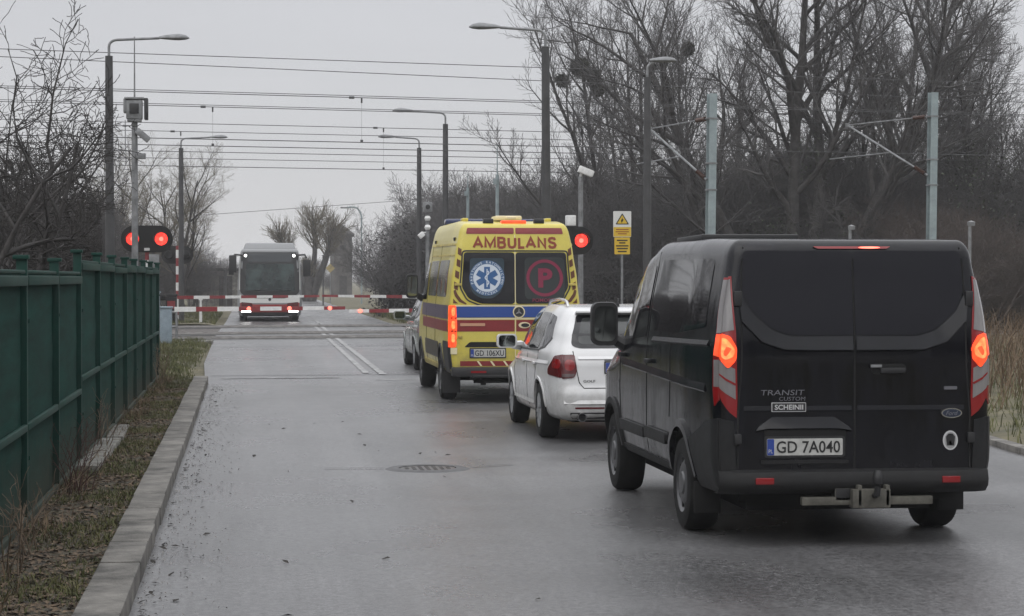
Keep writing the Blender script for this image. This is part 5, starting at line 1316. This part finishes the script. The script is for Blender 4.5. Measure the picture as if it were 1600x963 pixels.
for s in (-1, 1):
    sd = A.side(s)
    patch('side_band', rrect(2.4, 1.30, 4.4, .20, .01, 2), sd, mat('violet_band', (.075, .06, .10), .35), amb, .004, -.008, .2)
    patch('red_band', rrect(2.3, 1.10, 4.2, .16, .01, 2), sd, M_BROWN, amb, .004, -.008, .2)
    patch('side_rub_panel', rrect(2.7, .72, 2.3, .24, .03, 3), sd, mat('dark_dirty_panel', (.045, .038, .025), .5, var=.3, vscale=6), amb, .010, -.008, .2)
    patch('rear_corner_panel', fillet([(.0, .42), (.60, .42), (.62, .68), (.72, .80), (.7, .88), (0, .88)], .02, 2), sd, M_BLACK, amb, .010, -.008, .1)
    patch('sill', rrect(2.9, .46, 2.8, .10, .02, 3), sd, M_YELDIRT, amb, .010, -.008, .2)
    patch('side_window', fillet([(.55, 2.06), (2.0, 2.06), (2.02, 1.52), (.55, 1.52)], .06, 4), sd, mat('printed_glass', (.17, .16, .07), .15, col2=(.03, .03, .025), vscale=2.5, thr=(.45, .5)), amb, .005, -.01, .12)
    patch('side_window', fillet([(2.2, 2.06), (3.6, 2.06), (3.62, 1.52), (2.2, 1.52)], .06, 4), sd, MATS['printed_glass'], amb, .005, -.01, .12)
    patch('door_window', fillet([(3.85, 2.05), (4.5, 2.0), (5.15, 1.55), (5.2, 1.45), (3.85, 1.45)], .05, 4), sd, M_GLASS, amb, .005, -.01, .1)
    for y in (.62, 1.35, 2.1): patch('hazard_stripe', [(y, 1.72), (y + .14, 1.78), (y + .14, 1.62), (y, 1.56)], sd, M_HAZARD, amb, .008, .0, .1)
    strip('door_gap', [(3.72, 2.3), (3.74, 1.4), (3.72, .46)], .014, sd, M_LINER, amb, .004)
    strip('door_gap', [(2.1, 2.3), (2.1, .46)], .012, sd, M_LINER, amb, .004)
    strip('roof_gutter', [(.1, 2.28), (3.8, 2.30)], .03, sd, M_YELDIRT, amb, .012)
    strip('upper_crease', [(.12, 2.12), (3.8, 2.14)], .02, sd, M_YELDIRT, amb, .008)
    for y in (.35, 3.4):
        b = MB(); b.box(sd(y, 2.36, .01), (.03, .10, .05)); b.build('side_marker', M_BLACK, amb, bevel=.008)
    for ay in (BX0, BX1): strip('arch_trim', [(ay + .45 * math.cos(R(a)), .36 + .45 * math.sin(R(a))) for a in range(12, 169, 9)], .05, sd, M_BLACK, amb, .016, -.02, .08)
    wheel(amb, s * .87, BX0, .36, .235, s, M_RIMGREY, 'steel'); wheel(amb, s * .87, BX1, .36, .235, s, M_RIMGREY, 'steel')
    mirror(amb, s, s * 1.13, 4.9, 1.66, .20, .40, .16, M_BLACK, (s * .95, 4.95, 1.45))
    b = MB(); b.box((s * .86, BX0 - .45, .27), (.26, .02, .32)); b.build('mud_flap', M_BLACK, amb)
    b = MB(); q = A.roof()(s * .37, .14, .03); b.box(q, (.15, .12, .075)); b.build('roof_lamp', M_BLACK, amb, bevel=.02)
    b = MB(); q = A.roof()(s * .62, 1.2, .03); b.box(q, (.09, .3, .05)); b.build('roof_rail', M_YEL, amb, bevel=.015)
patch('windscreen', fillet([(-.7, 4.5), (.7, 4.5), (.82, 5.3), (-.82, 5.3)], .08, 4), A.roof(), M_GLASS, amb, .004, -.01, .1)
b = MB(); q = A.roof()(0, .16, .0); b.box((q.x, q.y, q.z + .015), (.36, .16, .05)); b.build('amber_lamp', M_ORANGELIT, amb, bevel=.015)
b = MB(); q = A.roof()(.0, .9, .0); b.box((q.x - .02, q.y, q.z + .045), (.40, .5, .07)); b.box((q.x + .02, q.y - .02, q.z + .045), (.18, .52, .055), 1); b.build('roof_hatch', [M_CREAM, M_BLUE], amb, bevel=.025)
b = MB(); b.box((0, 3.0, 2.67), (1.5, .32, .10)); b.build('light_bar', mat('blue_lens', (.02, .03, .10), .2, coat=.5), amb, bevel=.03)
b = MB(); b.box((0, 3.2, .36), (1.1, 5.2, .14)); b.tube([(-.75, BX0, .33), (.75, BX0, .33)], .06, 8); b.box((.3, .6, .33), (.6, .5, .12)); b.box((-.45, .15, .34), (.07, .1, .18)); b.tube([(-.6, .05, .31), (.6, .05, .31)], .03, 8); b.build('chassis', M_LINER, amb)

# ------------------------------------------------------------------ estate car builder
def estate(name, loc, label, paint, rails=True, txt=None, plate_txt=None, lit=False, gl=None):
    t = thing(name, loc, label, 'car')
    G = Shell(.885, 4.55, .24, 1.51, .12, .12, .11, .07, .58,
              [(0, 1.43), (.4, 1.47), (1.0, 1.49), (2.0, 1.49), (2.5, 1.45), (2.9, 1.32), (3.4, 1.03), (3.6, .97), (4.2, .85), (4.55, .70)],
              [(.24, .83), (.45, .875), (.75, .885), (.95, .865), (1.2, .775), (1.49, .655)],
              [(.24, .06), (.36, 0), (.55, .0), (.62, .035), (.9, .06), (1.0, .10), (1.2, .22), (1.49, .43)], [(0, .86), (.4, .955), (1, 1), (3.5, 1), (4.2, .95), (4.55, .80)], 1.6)
    a0, a1 = .98, 3.56
    G.body('body', paint, t, [(a0, .315), (a1, .315)], .355, .28)
    gr = G.rear()
    patch('rear_window', fillet([(-.56, 1.40), (.56, 1.40), (.64, 1.06), (.55, 1.03), (-.55, 1.03), (-.64, 1.06)], .05, 4), gr, M_GLASS, t, .005, -.01, .08)
    patch('pale_pane', fillet([(-.50, 1.36), (.50, 1.36), (.56, 1.075), (-.56, 1.075)], .06, 4), gr, mat('heated_glass', (.035, .038, .038), .1), t, .007, .0, .08)  # paler pane laid over the rear glass
    b = MB(); q = gr(0, 1.41, .02); b.box((0, q.y + .0, q.z + .01), (1.08, .16, .028), rx=-.25); b.build('spoiler', paint, t, bevel=.01)
    strip('tailgate_gap', [(-.62, 1.0), (-.60, .90), (-.55, .66), (-.50, .60), (.50, .60), (.55, .66), (.60, .90), (.62, 1.0)], .009, gr, M_LINER, t, .003)
    ledge('tailgate_crease', [(-.56 + .14 * i, .945) for i in range(9)], [(-.56 + .14 * i, .915) for i in range(9)], gr, paint, t, .001, .012)
    strip('handle_gap', [(-.27, .905), (.27, .905)], .014, gr, M_BLACK, t, .006)
    plate(t, 0, .82, .52, .112, gr, plate_txt)
    patch('round_badge', disc(0, .965, .045), gr, M_CHROME, t, .012, .0, None)
    if txt: text('model_lettering', txt, -.44, .675, .13, .026, gr, M_INK, t, .006, .01)
    ledge('bumper_crease', [(-.74 + .185 * i, .47) for i in range(9)], [(-.74 + .185 * i, .43) for i in range(9)], gr, paint, t, .001, .02)
    patch('lower_apron', fillet([(-.66, .335), (.66, .335), (.62, .25), (-.62, .25)], .02, 2), gr, M_BLACK, t, .004, -.01, .12)
    strip('reflector', [(-.60, .385), (-.28, .385)], .018, gr, M_REDDARK, t, .006); strip('reflector', [(.28, .385), (.60, .385)], .018, gr, M_REDDARK, t, .006)
    b = MB(); q = gr(-.53, .29, .01); b.lathe([(.036, .05), (.040, -.05), (.050, -.05), (.052, .05)], (q.x, q.y - .02, .285), 'Y', 20); b.lathe([(0, -.02), (.040, -.02)], (q.x, q.y - .02, .285), 'Y', 20, 1); b.build('exhaust', [M_CHROME, M_LINER], t)
    for s in (-1, 1):
        sd = G.side(s)
        tl = patch('tail_lamp', fillet([(s * .77, .96), (s * .60, .965), (s * .575, .80), (s * .60, .715), (s * .77, .70)], .03, 4), gr, M_REDDARK, t, .012, -.01, .04)
        patch('lamp_side', fillet([(.0, .965), (.20, .945), (.38, .80), (.36, .74), (0, .71)], .02, 3), sd, M_REDDARK, tl, .010, -.01, .04)
        patch('red_lens', rrect(s * .66, .85, .12, .12, .05, 5), gr, M_REDLENS if not lit else M_REDLIT, tl, .015, .0, .04)
        patch('clear_lens', [(s * .77, .755), (s * .60, .755), (s * .61, .725), (s * .77, .715)], gr, mat('smoked_lens', (.10, .07, .07), .2, coat=.5), tl, .015, .0, .04)
        patch('red_lens', rrect(.14, .86, .2, .10, .04, 4), sd, M_REDLENS, tl, .013, .0, .04)
        patch('side_window', fillet([(.62, 1.36), (1.02, 1.395), (1.08, 1.0), (.75, 1.04), (.52, 1.14)], .05, 4), sd, M_GLASS, t, .005, -.01, .08)
        patch('side_window', fillet([(1.10, 1.40), (1.88, 1.405), (1.95, .985), (1.14, 1.0)], .05, 4), sd, M_GLASS, t, .005, -.01, .08)
        patch('side_window', fillet([(1.98, 1.405), (2.5, 1.37), (2.85, 1.19), (3.08, 1.0), (2.9, .96), (2.02, .985)], .05, 4), sd, M_GLASS, t, .005, -.01, .08)
        strip('door_gap', [(1.04, 1.2), (1.05, .9), (1.25, .62), (1.33, .42)], .008, sd, M_LINER, t, .003)
        strip('door_gap', [(1.96, 1.42), (1.97, .9), (1.95, .32)], .008, sd, M_LINER, t, .003)
        strip('door_gap', [(3.10, .98), (3.12, .7), (3.05, .34)], .008, sd, M_LINER, t, .003)
        strip('window_trim', [(.5, 1.13), (.75, 1.025), (1.1, .985), (3.0, .955)], .014, sd, M_BLACK, t, .006)
        ledge('shoulder_crease', [(.4 + .2 * i, .885 - .002 * i) for i in range(16)], [(.4 + .2 * i, .85 - .002 * i) for i in range(16)], sd, paint, t, .001, .012)
        ledge('sill_crease', [(1.4 + .2 * i, .40) for i in range(10)], [(1.4 + .2 * i, .36) for i in range(10)], sd, paint, t, .001, .018)
        for y in (1.25, 2.2):
            b = MB(); b.box(sd(y, .835, .022), (.03, .18, .03)); b.build('door_handle', paint, t, bevel=.01)
        for ay in (a0, a1): strip('arch_lip', [(ay + .365 * math.cos(R(a)), .315 + .365 * math.sin(R(a))) for a in range(4, 177, 8)], .03, sd, paint, t, .010, -.02, .06)
        wheel(t, s * .765, a0, .315, .205, s, M_ALLOY, 'alloy'); wheel(t, s * .765, a1, .315, .205, s, M_ALLOY, 'alloy')
        mirror(t, s, s * 1.03, 2.72, 1.04, .25, .17, .14, paint, (s * .84, 2.85, .98), gl)
        if rails:
            q = [G.roof()(s * .56, y, h) for y, h in ((.50, .0), (.62, .045), (.8, .06), (1.5, .065), (2.2, .055), (2.4, .0))]
            b = MB(); b.tube(q, .017, 8); b.build('roof_rail', M_CHROME, t)
    patch('windscreen', fillet([(-.55, 2.45), (.55, 2.45), (.68, 3.3), (-.68, 3.3)], .08, 4), G.roof(), M_GLASS, t, .004, -.01, .1)
    b = MB(); q = G.roof()(0, .62, .0); b.box((q.x, q.y, q.z + .012), (.05, .12, .03)); b.tube([(0, q.y - .02, q.z), (0, q.y - .12, q.z + .09)], .008, 5); b.build('antenna', M_BLACK, t)
    b = MB(); b.box((0, 2.2, .26), (1.2, 3.4, .1)); b.box((0, .5, .26), (1.2, .6, .08)); b.build('underbody', M_LINER, t)
    return t
estate('estate_car', (4.10, 23.3, 0), 'white estate car with roof rails between the black van and the ambulance', M_CARWHITE, True, 'GOLF', None)
estate('estate_car', (4.05, 41.4, 0), 'grey car at the head of the queue, mostly hidden by the ambulance', M_CARGREY, False, None, None, gl=M_GLASSB)

# ------------------------------------------------------------------ oncoming bus
bus = thing('bus', (.82, 89.6, 0), 'white and red city bus waiting beyond the lowered barriers', 'bus')
B = Shell(1.30, 12, .22, 2.98, .12, .16, .22, .06, 1.0, [(0, 2.95), (.6, 2.98), (12, 2.98)], [(.22, 1.25), (.6, 1.31), (1.6, 1.31), (2.98, 1.19)], [(.22, .06), (.6, 0), (1.2, .03), (2.98, .26)], [(0, 1.0), (.8, 1), (12, 1)], 1.6)
B.body('body', M_BUSGREY, bus, [(2.7, .48), (8.6, .48)], .55, .34, 30, 16)
br = B.rear()
fr = patch('front_mask', fillet([(-1.15, 2.86), (1.15, 2.86), (1.20, 2.3), (1.205, 1.20), (1.0, 1.02), (.5, .98), (-.5, .98), (-1.0, 1.02), (-1.205, 1.20), (-1.20, 2.3)], .08, 4), br, M_BLACK, bus, .006, -.01, .15)
patch('windscreen', fillet([(-.96, 2.36), (.98, 2.36), (1.03, 1.26), (-1.0, 1.26)], .06, 4), br, M_GLASSB, bus, .010, .0, .15)
patch('destination_display', fillet([(-.86, 2.80), (.86, 2.80), (.92, 2.45), (-.92, 2.45)], .04, 3), br, mat('display_grey', (.05, .055, .06), .2), bus, .010, .0, .15)
for s in (-1, 1):
    patch('marker_lamp', disc(s * .985, 2.70, .05), br, M_WHITELIT, bus, .014, .0, None)
    strip('pillar', [(s * 1.225, 2.6), (s * 1.235, 1.3)], .035, br, M_BUSWHITE, bus, .010)
    hl = patch('headlamp', fillet([(s * 1.16, .80), (s * .72, .76), (s * .70, .62), (s * 1.15, .62)], .03, 3), br, M_REDDARK, bus, .014, -.01, .1)
    patch('lit_strip', rrect(s * .96, .415, .38, .065, .02, 3), br, M_WHITELIT, hl, .018, .0, .1)
    for ay in (2.7, 8.6): wheel(bus, s * 1.08, ay, .48, .30, s, M_RIMGREY, 'steel')
    patch('side_window', rrect(6.0, 1.85, 10.4, 1.0, .08, 4), B.side(s), M_GLASS, bus, .006, -.01, .3)
    patch('side_skirt', rrect(6.0, .55, 11.0, .5, .02, 3), B.side(s), M_BUSRED, bus, .006, -.01, .4) if s > 0 else None
    b = MB(); b.tube([(s * 1.15, .25, 2.72), (s * 1.42, -.12, 2.74), (s * 1.5, -.2, 2.6)], .04, 8)
    h = .62 if s < 0 else .58; b.box((s * 1.50, -.18, 2.36 if s < 0 else 2.2), (.30, .18, h + .08)); b.box((s * (1.56 if s < 0 else 1.46), -.18, 2.02 if s < 0 else 1.95), (.2, .13, .22)); b.build('wing_mirror', M_BLACK, bus, bevel=.05)
patch('white_panel', fillet([(-1.22, 1.12), (-1.0, .99), (-.5, .955), (.5, .955), (1.0, .99), (1.22, 1.12), (1.22, .76), (-1.22, .76)], .02, 3), br, M_BUSWHITE, bus, .0075, -.01, .15)
patch('red_apron', fillet([(-1.20, .78), (-.6, .70), (.6, .70), (1.20, .78), (1.20, .42), (.9, .34), (-.9, .34), (-1.20, .42)], .03, 3), br, M_BUSRED, bus, .008, -.01, .15)
patch('lower_bumper', fillet([(-1.17, .38), (1.17, .38), (1.1, .20), (-1.1, .20)], .03, 3), br, M_BLACK, bus, .010, -.02, .15)
patch('number_plate', rrect(0, .56, .52, .11, .01, 2), br, M_GALV, bus, .016, .0, None)
patch('grille', fillet([(-.9, 1.04), (.9, 1.04), (.6, .95), (-.6, .95)], .02, 3), br, M_BLACK, bus, .012, -.01, .15)
patch('round_badge', disc(0, .90, .06), br, M_BLACK, bus, .014, .0, None)
b = MB(); b.tube([(-.9, -.01, 1.25), (-.1, .0, 1.34)], .012, 5); b.tube([(.1, -.01, 1.25), (.85, .0, 1.32)], .012, 5); b.build('wiper', M_BLACK, bus)
b = MB(); b.box((0, 3.2, 3.06), (2.2, 5.6, .34), taper=.9); b.box((0, 9.0, 3.06), (1.8, 3.4, .26), taper=.92); b.build('roof_pod', M_BUSGREY, bus, bevel=.08)
patch('roof_edge', fillet([(-1.06, 2.965), (1.06, 2.965), (1.10, 2.90), (-1.10, 2.90)], .02, 3), br, M_BUSGREY, bus, .008, -.01, .1)

# ------------------------------------------------------------------ damp air
b = MB(); b.box((0, 420, 7.5), (1024, 980, 17.2))
hz = b.build('haze', [], None, None)
hm = bpy.data.materials.new('haze'); hm.use_nodes = True; t = hm.node_tree; t.nodes.clear()
v = t.nodes.new('ShaderNodeVolumePrincipled'); v.inputs['Color'].default_value = (.93, .93, .95, 1); v.inputs['Density'].default_value = .0006; v.inputs['Anisotropy'].default_value = .2
o = t.nodes.new('ShaderNodeOutputMaterial'); t.links.new(v.outputs[0], o.inputs['Volume'])
hz.data.materials.append(hm); tag(hz, kind='stuff')
